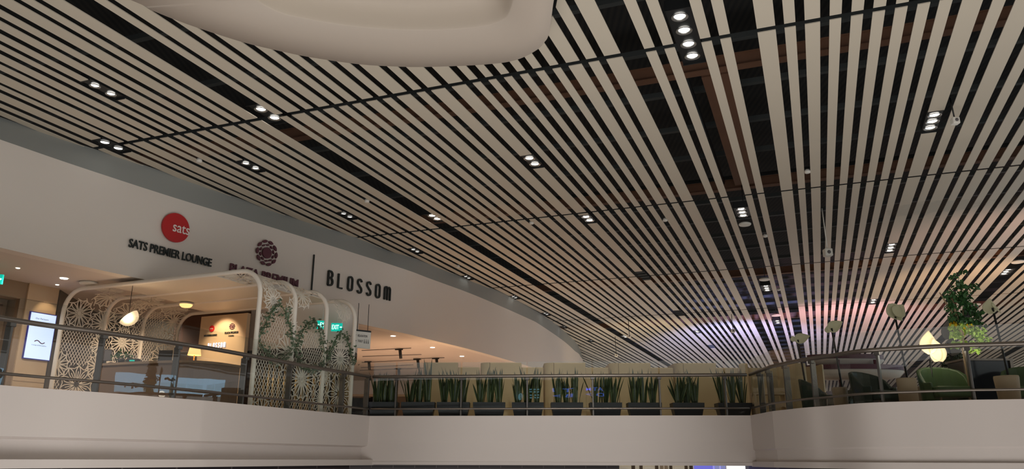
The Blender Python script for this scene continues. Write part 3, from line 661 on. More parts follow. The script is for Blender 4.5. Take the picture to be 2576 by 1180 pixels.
for i, (a, b) in enumerate(pl_px):
    Y = 19.0; zc_ = (Y-.2)*cp+1.25*sp; xa, xb = (a-1288)/F_PX*zc_, (b-1288)/F_PX*zc_; w2 = (xb-xa)/2-.015; xc = (xa+xb)/2*(Y/(Y-.2))
    t = thing('snake_plant_planter', (xc, Y, ZF), 'black planter of snake plants behind the railing, %s' % ordn[i], 'planter', 'row of snake plant planters')
    mb = MB(); hb = .43; bw = w2*.80
    def fr(w, d, z): return [mb.bm.verts.new(v) for v in ((-w, -d, z), (w, -d, z), (w, d, z), (-w, d, z))]
    R = [fr(bw, .13, 0), fr(w2*.95, .17, hb-.14), fr(w2, .19, hb-.14), fr(w2*1.01, .2, hb), fr(w2*.94, .17, hb), fr(w2*.93, .165, hb-.05)]
    mb.bm.faces.new(R[0][::-1]); mb.bm.faces.new(R[-1])
    for A, B in zip(R, R[1:]):
        for k in range(4): mb.bm.faces.new([A[k], A[(k+1) % 4], B[(k+1) % 4], B[k]])
    mb.build('planter_box', M['pot'], t)
    mb = MB(); mb.box((-w2*.9, -.15, hb-.06), (w2*.9, .15, hb-.04)); mb.build('soil', M['facadedk'], t)
    for c in (-1, 0, 1):
        mb = MB(); base = Vector((c*w2*.56, 0, hb-.05)); hl = 1.0+(.22 if i == 1 and c == 1 else 0)+(-.12 if i in (0,) else 0)
        for k in range(13):
            ang = rnd.uniform(0, 6.28); r = rnd.uniform(.0, .09); spread = .34 if i == 8 else .2
            ln = rnd.uniform(.5, .93)*hl*(1.0 if k % 3 else .93)
            leafblade(mb, base+Vector((r*math.cos(ang), r*math.sin(ang)*.8, 0)), ang, abs(rnd.gauss(.04, spread*.55))+.01, ln, rnd.uniform(.034, .05), rnd.uniform(-.02, .14))
        mb.build('leaf_cluster', [M['leaf'], M['leafedge']], t, fix=False)
# ------------------------------------------------------------------ booth screens behind the planters
YB = 20.5
def bx_(px, Y=YB): return (px-1288)/F_PX*(Y*cp+2.3*sp)
zt, zl = 2.42, 2.31
def booth(x0, x1, x2, x3, label, rounded=True):
    """x0-x1 rounded wing, x1-x2 tall back, x2-x3 low back"""
    t = thing('booth_screen', (x1, YB, ZF), label, 'booth', 'cream booth screens')
    hh = zt-ZF
    if rounded:
        mb = MB(); w = x1-x0; P = []
        for k in range(9): a = math.pi-math.pi*.5*k/8; P.append(Vector((w*math.cos(a), .02+w*(1-math.sin(a)), 0)))
        P = [Vector((-w, .9, 0))]+P; P = P[:1]+P[1:]
        mb2 = [Vector((-w, .95, 0))]+[Vector((-w*math.cos(math.pi*.5*k/8), .22-.22*math.sin(math.pi*.5*k/8), 0)) for k in range(9)]
        outr = mb2; inr = [p+Vector((.07 if p.y > .1 else .02, .07, 0)) for p in mb2]
        mb.prism(outr+inr[::-1], .0, hh); mb.build('wing', M['cream'], t)
    mb = MB(); mb.box((.012, 0, 0), (x2-x1, .1, hh)); bev(mb.build('tall_back', M['cream'], t), .02)
    mb = MB(); mb.box((x2-x1+.0, .1, 0), (x3-x1-(.02), .2, zl-ZF)); bev(mb.build('low_back', M['cream'], t), .02)
    mb = MB(); mb.box((.05, .12, .0), (x2-x1-.05, .7, .45)); bev(mb.build('bench_seat', M['cream'], t), .03)
    return t
per = [(1064,1075,1153,1209,'leftmost cream booth screen, in front of the peach soffit'), (1209,1232,1313,1370,'cream booth screen under the two bright downlights, second from left'), (1370,1393,1474,1535,'cream booth screen at the end of the white wall, third from left'), (1535,1556,1638,1698,'cream booth screen under the striped ceiling, fourth from left'), (1698,1719,1803,1864,'cream booth screen before the blue lit ceiling, fifth from left')]
for a, b, c, d, lb in per: booth(bx_(a), bx_(b), bx_(c), bx_(d), lb)
t = thing('booth_screen', (bx_(1884), YB, ZF), 'rightmost cream booth screen, its long low wall bending away to the terrace', 'booth', 'cream booth screens')
mb = MB(); w = bx_(1884)-bx_(1864); mb.box((-w, 0, 0), (0, .2, zt-ZF)); bev(mb.build('wing', M['cream'], t), .04, 3)
mb = MB(); Pq = [Vector((0, .1, 0)), Vector((.8, .1, 0)), Vector((1.25, 0, 0)), Vector((1.55, -.3, 0)), Vector((1.62, -.75, 0))]; Pq = smooth_poly(Pq, 5); mb.prism(Pq+[p+Vector((.08, .12, 0)) for p in Pq[::-1]], 0, zl-ZF); mb.build('low_back', M['cream'], t)
# wooden console seen through the corner glass
cx = atY(1935, 995, 18.9)
t = thing('console_table', (cx.x-.02, 18.9, ZF), 'pale wooden bench table with scalloped apron behind the corner railing', 'table')
mb = MB()
for z, hh in ((.62, .04), (.40, .05)): mb.box((-.4, -.16, z), (.4, .16, z+hh))
mb.build('shelves', M['wood'], t)
mb = MB()
for z in (.70, .34):
    P = []; n = 24
    for k in range(n+1): x = -.4+.8*k/n; P.append(Vector((x, 0, .05*abs(math.cos(3*math.pi*(x+.4)/.8)))))
    for q0, q1 in zip(P, P[1:]): mb.face([(q0.x, -.17, z-q0.z*.6), (q1.x, -.17, z-q1.z*.6), (q1.x, -.17, z+.07), (q0.x, -.17, z+.07)])
ap = mb.build('scalloped_apron', M['wood'], t); md = ap.modifiers.new('s', 'SOLIDIFY'); md.thickness = .02
for x in (-.38, .34):
    mb = MB(); mb.box((x, -.15, 0), (x+.05, .15, .66)); mb.build('leg', M['wood'], t)
# ================================================================== lounge: white lattice tunnel
R0 = Vector((-4.92, 15.0, 0))*1.022; L0 = Vector((-9.92, 17.09, 0))*1.022; AD = (L0-R0).normalized(); TD = Vector((AD.y, -AD.x, 0))
if TD.y < 0: TD = -TD
WID = (L0-R0).length; ZA = 3.67; HA = ZA-ZF; RC = .5
def cross(s):
    """point and normal of the tunnel section at arc length s, right foot first"""
    s1 = HA-RC; s2 = s1+RC*math.pi/2; s3 = s2+WID-2*RC; s4 = s3+RC*math.pi/2
    if s <= s1: a, z, n = 0, s, (-1, 0)
    elif s <= s2: th = (s-s1)/RC; a, z, n = RC-RC*math.cos(th), s1+RC*math.sin(th), (-math.cos(th), math.sin(th))
    elif s <= s3: a, z, n = RC+(s-s2), HA, (0, 1)
    elif s <= s4: th = (s-s3)/RC; a, z, n = WID-RC+RC*math.sin(th), s1+RC*math.cos(th), (math.sin(th), math.cos(th))
    else: a, z, n = WID, s1-(s-s4), (1, 0)
    return a, z, n
STOT = 2*(HA-RC)+RC*math.pi+WID-2*RC
def tun(s, t):
    a, z, n = cross(s); return R0+AD*a+TD*t+Vector((0, 0, ZF+z)), (AD*n[0]+Vector((0, 0, n[1]))).normalized()
BAY = 1.12; NB = 3
tn = worldthing('lattice_pergola', R0.lerp(L0, .5)+Vector((0, 0, ZF)), 'white arched pergola with flower and mesh lattice over the reception desk', 'pergola')
for k in range(NB+1):
    mb = MB(); n = 90; mb.tube([tun(STOT*i/n, k*BAY)[0] for i in range(n+1)], .048, 12); o = mb.build('arch', M['arch'], tn)
def clipruns(pts, ok):
    run = []; out = []
    for p in pts:
        if ok(p): run.append(p)
        else:
            if len(run) > 1: out.append(run)
            run = []
    if len(run) > 1: out.append(run)
    return out
def flower(cx, cy, R, n, ph):
    L = []
    for k in range(n):
        a = ph+2*math.pi*k/n; d = math.pi/n; P = []
        for j in range(13):
            q = j/12; side = -1 if q < .5 else 1; qq = 1-abs(2*q-1); r = R*(.16+.84*qq); wob = math.sin(math.pi*min(1, qq*1.02))**.7*d*.72*(1.15-.3*qq)
            P.append((cx+r*math.cos(a+side*wob), cy+r*math.sin(a+side*wob)))
        L.append(P)
        L.append([(cx+R*.16*math.cos(a), cy+R*.16*math.sin(a)), (cx+R*.7*math.cos(a), cy+R*.7*math.sin(a))] if n < 11 else [(cx, cy), (cx+R*.2*math.cos(a), cy+R*.2*math.sin(a))])
    for k in range(n):
        a0 = ph+2*math.pi*(k)/n; a1 = ph+2*math.pi*(k+1)/n
        am = (a0+a1)/2; L.append([(cx+R*math.cos(a0), cy+R*math.sin(a0)), (cx+R*.86*math.cos(am), cy+R*.86*math.sin(am)), (cx+R*math.cos(a1), cy+R*math.sin(a1))])
        L.append([(cx+R*math.cos(a0), cy+R*math.sin(a0)), (cx+R*1.13*math.cos(a0+.12), cy+R*1.13*math.sin(a0+.12))])
    return L
def lattice(name, k, s0, s1, fl, mesh_rng, rs):
    rr = random.Random(rs); t0, t1 = k*BAY+.04, (k+1)*BAY-.04; mb = MB()
    ok = lambda p: s0 <= p[0] <= s1 and t0 <= p[1] <= t1
    def rib(run, w=.016):
        pts = []; nr = []
        for a, b in zip(run, run[1:]):
            m_ = max(1, int(math.dist(a, b)/.09))
            for i in range(m_):
                q = (a[0]+(b[0]-a[0])*i/m_, a[1]+(b[1]-a[1])*i/m_); p, n = tun(*q); pts.append(p); nr.append(n)
        p, n = tun(*run[-1]); pts.append(p); nr.append(n)
        mb.ribbon(pts, nr, w, .006)
    fls = [(s, t0+(t1-t0)*f, R, n, rr.uniform(0, 1)) for s, f, R, n in fl]
    for f in fls:
        for L in flower(f[0], f[1], f[2], f[3], f[4]):
            D = []
            for a, b in zip(L, L[1:]):
                for j in range(3): D.append((a[0]+(b[0]-a[0])*j/3, a[1]+(b[1]-a[1])*j/3))
            D.append(L[-1])
            for run in clipruns(D, ok): rib(run, .017)
    free = lambda p: ok(p) and any(a <= p[0] <= b for a, b in mesh_rng) and all((p[0]-f[0])**2+(p[1]-f[1])**2 > (f[2]*1.02)**2 for f in fls)
    cell = .078; kk = 1.55
    for sg in (1, -1):
        for j in range(int(-8/cell), int(8/cell)):
            c = j*cell*kk; D = []
            for i in range(int((t1-t0)/.02)+2):
                tt = t0+i*.02; ss = (s0+s1)/2+c+sg*kk*(tt-t0)-(1.0 if sg > 0 else 0)
                D.append((ss, tt))
            for run in clipruns(D, free): rib([run[0], run[-1]] if abs(run[0][0]-run[-1][0]) < 5 and (max(run[0][0], run[-1][0]) < HA-RC or min(run[0][0], run[-1][0]) > STOT-HA+RC) else run[::4]+[run[-1]], .009)
    return mb.build(name, M['lattice'], tn, fix=False)
# right side panels, from floor up around the corner onto the roof
lattice('lattice_panel', 0, .02, 3.9, [(.0, .3, .3, 12), (1.25, .95, .42, 14), (2.25, .35, .26, 14), (2.15, 1.05, .3, 12), (2.75, .1, .34, 12), (2.95, .8, .4, 14), (3.5, .35, .36, 14), (3.75, .9, .3, 12)], [(0, 1.95)], 1)
lattice('lattice_panel', 1, .02, 3.6, [(.75, .35, .42, 16), (.35, 1.05, .3, 10), (1.55, .0, .34, 12), (1.0, 1.05, .28, 12), (2.55, .2, .3, 12), (3.1, .8, .36, 12)], [(0, 1.8)], 2)
lattice('lattice_panel', 2, .02, 3.3, [(.55, .6, .46, 10), (.0, .1, .3, 10), (1.35, .55, .36, 18), (.9, .0, .26, 10), (2.5, .6, .3, 12)], [(0, 1.7)], 3)
# left side panels
B_ = STOT
lattice('lattice_panel', 0, B_-3.9, B_-.02, [(B_-.75, .55, .42, 10), (B_-1.2, 1.0, .28, 12), (B_-1.15, .0, .3, 12), (B_-.2, .2, .25, 12), (B_-.25, .9, .27, 12), (B_-2.35, .35, .34, 12), (B_-2.2, 1.0, .34, 14), (B_-2.95, .8, .36, 12), (B_-1.7, 1.0, .25, 14), (B_-3.5, .3, .3, 12)], [(B_-2.2, B_)], 5)
lattice('lattice_panel', 1, B_-3.9, B_-.02, [(B_-2.55, .5, .4, 12), (B_-1.85, .5, .34, 14), (B_-2.3, 0, .26, 12), (B_-1.9, 1.05, .28, 12), (B_-1.2, .9, .3, 12), (B_-1.3, .1, .28, 12), (B_-3.1, .7, .36, 14), (B_-3.6, .3, .3, 14), (B_-.6, .5, .4, 12)], [(B_-2.6, B_)], 6)
lattice('lattice_panel', 2, B_-3.6, B_-.02, [(B_-2.6, .8, .36, 14), (B_-1.6, .7, .4, 12), (B_-1.1, .2, .3, 12), (B_-2.0, 1.0, .26, 12), (B_-3.1, .4, .34, 12), (B_-.5, .6, .36, 12)], [(B_-2.8, B_)], 7)
# solid roof boards between the lattice zones
for k in range(NB):
    mb = MB(); a0, a1 = (3.9, 3.6, 3.3)[k], B_-(3.9, 3.9, 3.6)[k]; n = 14
    V1 = []; 
    for i in range(n+1):
        s = a0+(a1-a0)*i/n; p, nn = tun(s, k*BAY+.04); q, _ = tun(s, (k+1)*BAY-.04)
        V1.append([mb.bm.verts.new(p+nn*.01), mb.bm.verts.new(q+nn*.01), mb.bm.verts.new(q-nn*.01), mb.bm.verts.new(p-nn*.01)])
    for A, B in zip(V1, V1[1:]):
        for j in range(4): mb.bm.faces.new([A[j], A[(j+1) % 4], B[(j+1) % 4], B[j]])
    mb.bm.faces.new(V1[0]); mb.bm.faces.new(V1[-1][::-1]); mb.build('roof_board', M['lattice'], tn)
# leaf garlands on the right side of the pergola
def leafy(mb, pts, dens, size, rr, mi=0):
    for a, b in zip(pts, pts[1:]):
        for _ in range(max(1, int((b-a).length*dens))):
            p = a.lerp(b, rr.random())+Vector([rr.gauss(0, size*.7) for _ in range(3)]); d = Vector([rr.gauss(0, 1) for _ in range(3)]).normalized(); e = d.orthogonal().normalized()
            L_ = size*rr.uniform(.8, 1.5); w_ = L_*.38
            f = mb.bm.faces.new([mb.bm.verts.new(p), mb.bm.verts.new(p+d*L_*.5+e*w_), mb.bm.verts.new(p+d*L_), mb.bm.verts.new(p+d*L_*.5-e*w_)]); f.material_index = mi
rr = random.Random(9)
for k, lb in ((0, 'nearest the front arch'), (1, 'on the middle bay'), (2, 'on the far bay')):
    g = worldthing('leaf_garland', tun(1.5, (k+.5)*BAY)[0], 'grey green leaf garland looped on the pergola side, %s' % lb, 'garland', 'leaf garlands on the pergola')
    lines = []
    hi = 2.15-.12*k; 
    lines.append([tun(hi-.75*(1-math.sin(math.pi*i/16))*(.9), k*BAY+.04+(BAY-.08)*i/16)[0] for i in range(17)])
    lines.append([tun(1.35-.1*k-.3*math.sin(math.pi*i/16), k*BAY+.04+(BAY-.08)*i/16)[0] for i in range(17)])
    mb = MB()
    for l in lines[:2 if k < 2 else 1]: mb.tube([p-AD*.06 for p in l], .008, 5)
    mb.build('vine', M['leafdk'], g)
    mb = MB()
    for l in lines[:2 if k < 2 else 1]: leafy(mb, [p-AD*.07 for p in l], 110, .062, rr)
    mb.build('leaves', M['garland'], g, fix=False)
# pendant lamp inside and ceiling lamp on the roof board
def petal_shade(name, m, parent, w, h, fold=.5, n=12, rot=None, loc=(0, 0, 0)):
    """a curved leaf shaped lamp shade: rounded at one end, pointed at the other, bent along its length"""
    mb = MB(); rows = []
    for i in range(n+1):
        t = i/n; hw = w*.5*math.sin(math.pi*min(1, t*.62+.38*t**.5))**.8 if 0 < t < 1 else .002
        hw = w*.5*(math.sin(math.pi*t**.72)) if 0 < t < 1 else .002
        row = []
        for j in range(9):
            a = -1+2*j/8; row.append(mb.bm.verts.new((a*hw, fold*w*.5*(1-a*a)*math.sin(math.pi*t), h*t)))
        rows.append(row)
    for A, B in zip(rows, rows[1:]):
        for j in range(8): f = mb.bm.faces.new([A[j], A[j+1], B[j+1], B[j]]); f.smooth = True
    o = mb.build(name, m, parent, fix=False); md = o.modifiers.new('s', 'SOLIDIFY'); md.thickness = .012
    o.location = loc
    if rot: o.rotation_euler = rot
    return o
pp = atY(323, 797, 16.9)
t = thing('pendant_lamp', pp, 'glowing cream dome pendant with a tilted rim hanging inside the pergola', 'lamp')
mb = MB(); n = 16; rw = []
for i in range(n//2+1):
    th = math.pi/2*i/(n//2); rw.append([mb.bm.verts.new((.21*math.cos(th)*math.cos(2*math.pi*j/24), .21*math.cos(th)*math.sin(2*math.pi*j/24), .0-.2*math.sin(th))) for j in range(24)])
for A, B in zip(rw, rw[1:]):
    for j in range(24): f = mb.bm.faces.new([A[j], A[(j+1) % 24], B[(j+1) % 24], B[j]]); f.smooth = True
o = mb.build('dome_shade', M['pendant'], t, fix=False); o.rotation_euler = (R_(10), R_(-42), 0)
mb = MB(); mb.lathe([(.22, -.006), (.22, .006), (.001, .012)], n=28); o = mb.build('rim_plate', M['arch'], t); o.rotation_euler = (R_(10), R_(-42), 0)
mb = MB(); mb.tube([(0, 0, 0), (0, 0, 3.66-pp.z)], .006, 6); mb.build('cord', M['black'], t)
light('pendant_light', 'POINT', pp+Vector((.12, -.25, -.1)), 8, WARM, .06)
light('lounge_fill', 'SPOT', (-9.9, 20.6, 3.7), 60, (1, .85, .7), .1, (-10, 22, 1.5), 130)  # added spot to lift the dark wall behind the left lattice
pp = atY(468, 767, 17.0); pp = unp(468, 767, 3.60)
t = thing('ceiling_lamp', pp, 'bright oblong warm lamp on the underside of the pergola roof', 'lamp')
mb = MB(); mb.lathe([(.1, -.06), (.14, -.03), (.15, .0), (.15, .03)], n=24); mb.build('diffuser', M['warmglow'], t)
mb = MB(); mb.lathe([(.16, .01), (.17, .02), (.16, .045)], n=24); mb.build('lamp_ring', M['arch'], t)
light('pergola_light', 'SPOT', pp+Vector((0, 0, -.1)), 60, WARM, .08, pp+Vector((0, 0, -3)), 150)
# ------------------------------------------------------------------ wall with logos, desk, lamp
BL = Vector((-8.12, 20.25, 0)); BR = Vector((-6.72, 19.66, 0)); bd = (BR-BL).normalized(); bn = Vector((bd.y, -bd.x, 0))
t = worldthing('logo_board', BL.lerp(BR, .5)+Vector((0, 0, ZF)), 'warm lit wooden board with small lounge logos behind the reception desk', 'sign board')
mb = MB(); mb.prism([BL, BR, BR-bn*.12, BL-bn*.12], ZF, 3.56); bw_ = BR-BL; mb.build('board', M['wood'], t)
bp = lambda f, z: BL+(BR-BL)*f+Vector((0, 0, z))+bn*.01
mb = MB(); disc(mb, bp(.27, 3.22), bd, bn, .08, .085, .015); mb.build('round_logo', M['red'], t)
place_text('round_logo_text', 'sats', M['letterwhite'], bp(.27, 3.22)+bn*.017, bd, .1, .035, .006, t)
emblem('petal_logo', bp(.70, 3.24), bd, bn, .085, .012, M['maroon'], t)
place_text('logo_text', 'SATS PREMIER LOUNGE', M['ink'], bp(.25, 3.05), bd, .42, .045, .012, t, .004)
place_text('logo_text', 'PLAZA PREMIUM', M['ink'], bp(.70, 3.08), bd, .42, .055, .012, t, .004)
place_text('logo_text', 'LOUNGE', M['ink'], bp(.70, 3.0), bd, .16, .032, .012, t, .003)
M['bluewhite'] = mat('lit_letters', (230, 240, 255), .5, em=(190, 210, 255), es=.45)
strokes('lit_lettering', 'BLOSSOm', bp(.23, 2.72), bd, bn, .56, .12, .018, .02, M['bluewhite'], t)
light('board_spot', 'SPOT', bp(.55, 3.5)+bn*.7, 60, WARM, .04, bp(.55, 2.9), 80)
# desk
dp = smooth_poly([Vector((-8.95, 17.1, 0)), Vector((-8.2, 16.8, 0)), Vector((-7.4, 16.55, 0)), Vector((-6.75, 16.45, 0)), Vector((-6.3, 16.75, 0)), Vector((-6.0, 17.4, 0))], 5)
t = worldthing('reception_desk', dp[len(dp)//2]+Vector((0, 0, ZF)), 'curved brown reception desk inside the white pergola', 'desk')
dn = normals2(dp); mb = MB(); mb.prism(dp+[p-n*.55 for p, n in zip(dp[::-1], dn[::-1])], ZF, 1.92); mb.build('desk_front', M['desk'], t)
mb = MB(); mb.prism([p+n*.04 for p, n in zip(dp, dn)]+[p-n*.6 for p, n in zip(dp[::-1], dn[::-1])], 1.92, 1.97); mb.build('desk_top', M['wood2'], t)
lp = atY(487, 909, 16.95); lp.z = 1.97; lp = Vector((lp.x, 16.95, 1.97))
t = thing('table_lamp', lp, 'small table lamp with a glowing cream shade on the reception desk', 'lamp')
mb = MB(); mb.lathe([(.09, 0), (.09, .015), (.012, .03), (.012, .18)], n=20); mb.build('base', M['gold'], t)
mb = MB(); mb.lathe([(.14, .17), (.1, .38), (.098, .38), (.137, .17)], n=28); mb.build('lamp_shade', M['warmglow'], t)
light('table_lamp_light', 'POINT', lp+Vector((0, 0, .27)), 3, WARM, .04)
for (x, y, w, h, lb) in ((262, 913, .28, .25, 'grey monitor seen from behind at the left end of the desk'), (415, 905, .30, .24, 'dark monitor seen from behind near the desk middle'), (458, 906, .24, .2, 'pale monitor turned sideways beside the desk lamp')):
    q = atY(x, y, 17.1); q = Vector((q.x, 17.1, 1.97)); t = thing('computer_monitor', q, lb, 'monitor')
    mb = MB(); mb.box((-w/2, -.02, .06), (w/2, .02, .06+h)); bev(mb.build('screen_back', M['greyink'] if 'dark' not in lb else M['dark'], t), .01)
    mb = MB(); mb.box((-.03, -.01, 0), (.03, .03, .12)); mb.box((-.09, -.06, 0), (.09, .08, .012)); mb.build('stand', M['dark'], t)
q = Vector((atY(335, 915, 16.95).x, 16.95, 1.97)); t = thing('card_reader', q, 'dark little terminal with a teal display on the desk', 'terminal')
mb = MB(); mb.box((-.13, -.06, 0), (.13, .06, .09)); bev(mb.build('case', M['dark'], t), .01)
mb = MB(); mb.box((-.06, -.064, .03), (.05, -.058, .06)); mb.build('display', M['exit'], t)
q = Vector((atY(305, 908, 17.05).x, 17.05, 1.97)); t = thing('potted_plant', q, 'low dark green potted plant on the left end of the desk', 'plant')
mb = MB(); mb.lathe([(.06, 0), (.08, .1), (.07, .1), (.06, .05)], n=16); mb.build('pot', M['dark'], t)
mb = MB(); leafy(mb, [Vector((-.16, 0, .14)), Vector((0, 0, .18)), Vector((.16, 0, .14))], 180, .06, rr); mb.build('leaves', M['leafdk'], t, fix=False)
# ------------------------------------------------------------------ wooden wall with screen, portal
A1 = unp(75, 712, ZS); A2 = unp(150, 727, ZS); A1.z = A2.z = 0; wd = (A2-A1).normalized(); wn = Vector((wd.y, -wd.x, 0))
mb = MB(); mb.prism([A1, A2, A2-wn*1.5, A1-wn*1.5], ZF, ZS); struct(mb.build('wall_screen', M['wood']))
mb = MB()
for z in (2.9, 3.42, 1.62): mb.prism([A1+wn*.004, A2+wn*.004, A2, A1], z, z+.008)
struct(mb.build('trim_1', M['desk']))
A0 = A1-wd*.0; Aw = A1-wd*4
mb = MB(); mb.prism([Aw-wn*.05, A1-wn*.05, A1-wn*.4, Aw-wn*.4], 3.42, ZS); mb.prism([A1-wd*.12-wn*.05, A1-wn*.05, A1-wn*.5, A1-wd*.12-wn*.5], ZF, 3.42)
mb.prism([Aw-wn*.5, A1-wn*.5, A1-wn*.7, Aw-wn*.7], ZF, 3.45); struct(mb.build('wall_portal', M['wood2']))
t = worldthing('door', A1-wd*.7-wn*.5+Vector((0, 0, ZF)), 'tall plain brown door in the recessed portal at the left frame edge', 'door')
mb = MB(); D0 = A1-wn*.46-wd*.32; mb.prism([D0-wd*1.0, D0, D0-wn*.04, D0-wd*1.0-wn*.04], ZF, 3.25); mb.build('door_leaf', M['wood2'], t)
mb = MB(); 
for q0 in (D0, D0-wd*1.07): mb.prism([q0, q0+wd*.07, q0+wd*.07+wn*.04, q0+wn*.04], ZF, 3.3)
mb.prism([D0-wd*1.07, D0+wd*.07, D0+wd*.07+wn*.04, D0-wd*1.07+wn*.04], 3.25, 3.33); mb.build('door_frame', M['desk'], t)
pl = lambda px: A1+wd*max(0, ((px-75)/75.))*(A2-A1).length
def on_seg(px, py):
    d = ray(px, py); den = d.x*wd.y-d.y*wd.x; s = (A1.x*wd.y-A1.y*wd.x)/den; return d*s
q1, q2 = on_seg(69, 784), on_seg(122, 905)
zt_, zb2 = on_seg(75, 785).z, on_seg(60, 900).z; xl = on_seg(66, 845); xr = on_seg(130, 850)
t = worldthing('information_screen', xl.lerp(xr, .5), 'upright glowing white display screen on the pale wooden wall', 'screen')
e0 = Vector((xl.x, xl.y, 0)); e1 = Vector((xr.x, xr.y, 0))
mb = MB(); mb.prism([e0-wd*.02, e1+wd*.02, e1+wd*.02+wn*.04, e0-wd*.02+wn*.04], zb2-.02, zt_+.02); mb.build('bezel', M['bezel'], t)
mb = MB(); mb.prism([e0, e1, e1+wn*.045, e0+wn*.045], zb2, zt_); mb.build('display', M['screen'], t)
cs = e0.lerp(e1, .5)+wn*.047
place_text('display_text', 'Our Partners', M['greyink'], cs+Vector((0, 0, zt_-.12))-wd*.03, wd, .3, .035, .002, t)
place_text('display_text', 'Lounge & Reception', M['greyink'], cs+Vector((0, 0, zb2+.3)), wd, .34, .03, .002, t)
mb = MB(); mb.ribbon([cs+wd*(-.12+.24*i/10)+Vector((0, 0, zb2+.38+.03*math.sin(6.28*i/10))) for i in range(11)], [wn]*11, .02, .002); mb.build('display_swoosh', M['maroon'], t)
light('wall_washer', 'SPOT', on_seg(112, 735)+wn*.35+Vector((0, 0, .05)), 14, WARM, .03, on_seg(112, 850), 75)
# interior walls of the lounge
mb = MB(); mb.prism([A2-wn*.2, A2-wn*.1+wd*.1, Vector((-11.6, 22.5, 0)), Vector((-12.2, 22.5, 0))], ZF, ZS); struct(mb.build('wall_lounge_side', M['darkgrey']))
mb = MB(); mb.prism([Vector((-12, 22.4, 0)), Vector((-8.6, 21.6, 0)), Vector((-8.5, 21.9, 0)), Vector((-12, 22.8, 0))], ZF, ZS); struct(mb.build('wall_lounge_back', M['darkgrey']))
mb = MB(); mb.prism([Vector((-9.3, 21.4, 0)), Vector((-6.2, 20.6, 0)), Vector((-6.1, 20.9, 0)), Vector((-9.3, 21.8, 0))], ZF, ZS); struct(mb.build('wall_lounge_brown', M['brownwall']))
# curved screen of gold tubes below a white bulkhead
gp = smooth_poly([Vector((-6.75, 20.3, 0)), Vector((-6.0, 19.9, 0)), Vector((-5.2, 19.75, 0)), Vector((-4.65, 19.75, 0)), Vector((-4.28, 20.0, 0)), Vector((-4.2, 20.6, 0))], 6); gn = normals2(gp)
mb = MB(); mb.prism([p+n*.12 for p, n in zip(gp, gn)]+[Vector((-4.2, 21.3, 0)), Vector((-6.6, 21.2, 0))], 2.66, ZS); struct(mb.build('wall_lounge_bulkhead', M['paint']))
mb = MB(); mb.prism([p+n*.14 for p, n in zip(gp, gn)]+[Vector((-4.2, 21.3, 0)), Vector((-6.6, 21.2, 0))], 2.56, 2.66); mb.prism([p-n*.06 for p, n in zip(gp, gn)]+[Vector((-4.3, 21.2, 0)), Vector((-6.5, 21.1, 0))], ZF, 2.6); struct(mb.build('wall_lounge_column', M['dark']))
gL = arc_len(gp); t = worldthing('tube_screen', gp[len(gp)//2]+Vector((0, 0, ZF)), 'row of upright gold tubes curving round the dark column behind the pergola', 'screen')
k = 0; s = .1
while s < gL[-1]:
    p = at_len(gp, gL, s); mb = MB(); mb.tube([(p.x, p.y, ZF), (p.x, p.y, 2.3)], .045, 12); mb.build('tube', M['gold'], t); s += .155; k += 1
# hanging direction sign
q = unp(908, 832, ZS); Ys = 19.5; ql, qr = atY(889, 850, Ys), atY(932, 858, Ys+.3); zt_ = atY(912, 832, Ys).z; zb2 = atY(905, 868, Ys).z-.06
sd = Vector((qr.x-ql.x, qr.y-ql.y, 0)); w = sd.length; sd.normalize(); sn = Vector((sd.y, -sd.x, 0))
t = worldthing('direction_sign', Vector((ql.x, ql.y, zb2)), 'white hanging sign with relaxation and toilet directions, right of the pergola', 'sign')
mb = MB(); a_ = Vector((ql.x, ql.y, 0)); b_ = Vector((qr.x, qr.y, 0)); mb.prism([a_, b_, b_-sn*.04, a_-sn*.04], zb2, zt_); mb.build('sign_board', M['white'], t)
mb = MB(); mb.prism([a_+sn*.01, b_+sn*.01, b_-sn*.05, a_-sn*.05], zt_, zt_+.04); mb.tube([a_.lerp(b_, .2)+Vector((0, 0, zt_)), a_.lerp(b_, .2)+Vector((0, 0, ZS))], .008, 6); mb.tube([a_.lerp(b_, .8)+Vector((0, 0, zt_)), a_.lerp(b_, .8)+Vector((0, 0, ZS))], .008, 6); mb.build('top_rail', M['ink'], t)
hh = zt_-zb2
place_text('lettering', 'RELAXATION', M['greyink'], a_.lerp(b_, .52)+sn*.005+Vector((0, 0, zb2+hh*.74)), sd, w*.55, hh*.14, .004, t, .002)
place_text('lettering', 'TOILET', M['greyink'], a_.lerp(b_, .4)+sn*.005+Vector((0, 0, zb2+hh*.42)), sd, w*.3, hh*.14, .004, t, .002)
def arrow(parent, c, right, up, nrm, L, m):
    mb = MB(); h = .18*L
    for P in ([(-.5, -.12), (.05, -.12), (.05, .12), (-.5, .12)], [(.05, -.38), (.5, 0), (.05, .38)]): mb.face([c+right*x*L+up*y*L+nrm*.006 for x, y in P])
    return mb.build('arrow', m, parent, fix=False)
UP = Vector((0, 0, 1))
arrow(t, a_.lerp(b_, .12)+Vector((0, 0, zb2+hh*.74)), UP, sd, sn, hh*.16, M['ink']); arrow(t, a_.lerp(b_, .13)+Vector((0, 0, zb2+hh*.42)), sd, UP, sn, w*.11, M['ink'])
mb = MB()
for f in (.64, .75, .86):
    c = a_.lerp(b_, f)+sn*.006+Vector((0, 0, zb2+hh*.42)); disc(mb, c+UP*hh*.1, sd, sn, w*.018, w*.018, .003, 10)
    mb.face([c+sd*x+UP*y+sn*.002 for x, y in ((-w*.022, -hh*.12), (w*.022, -hh*.12), (w*.012, hh*.06), (-w*.012, hh*.06))])
mb.build('toilet_symbols', M['ink'], t, fix=False)
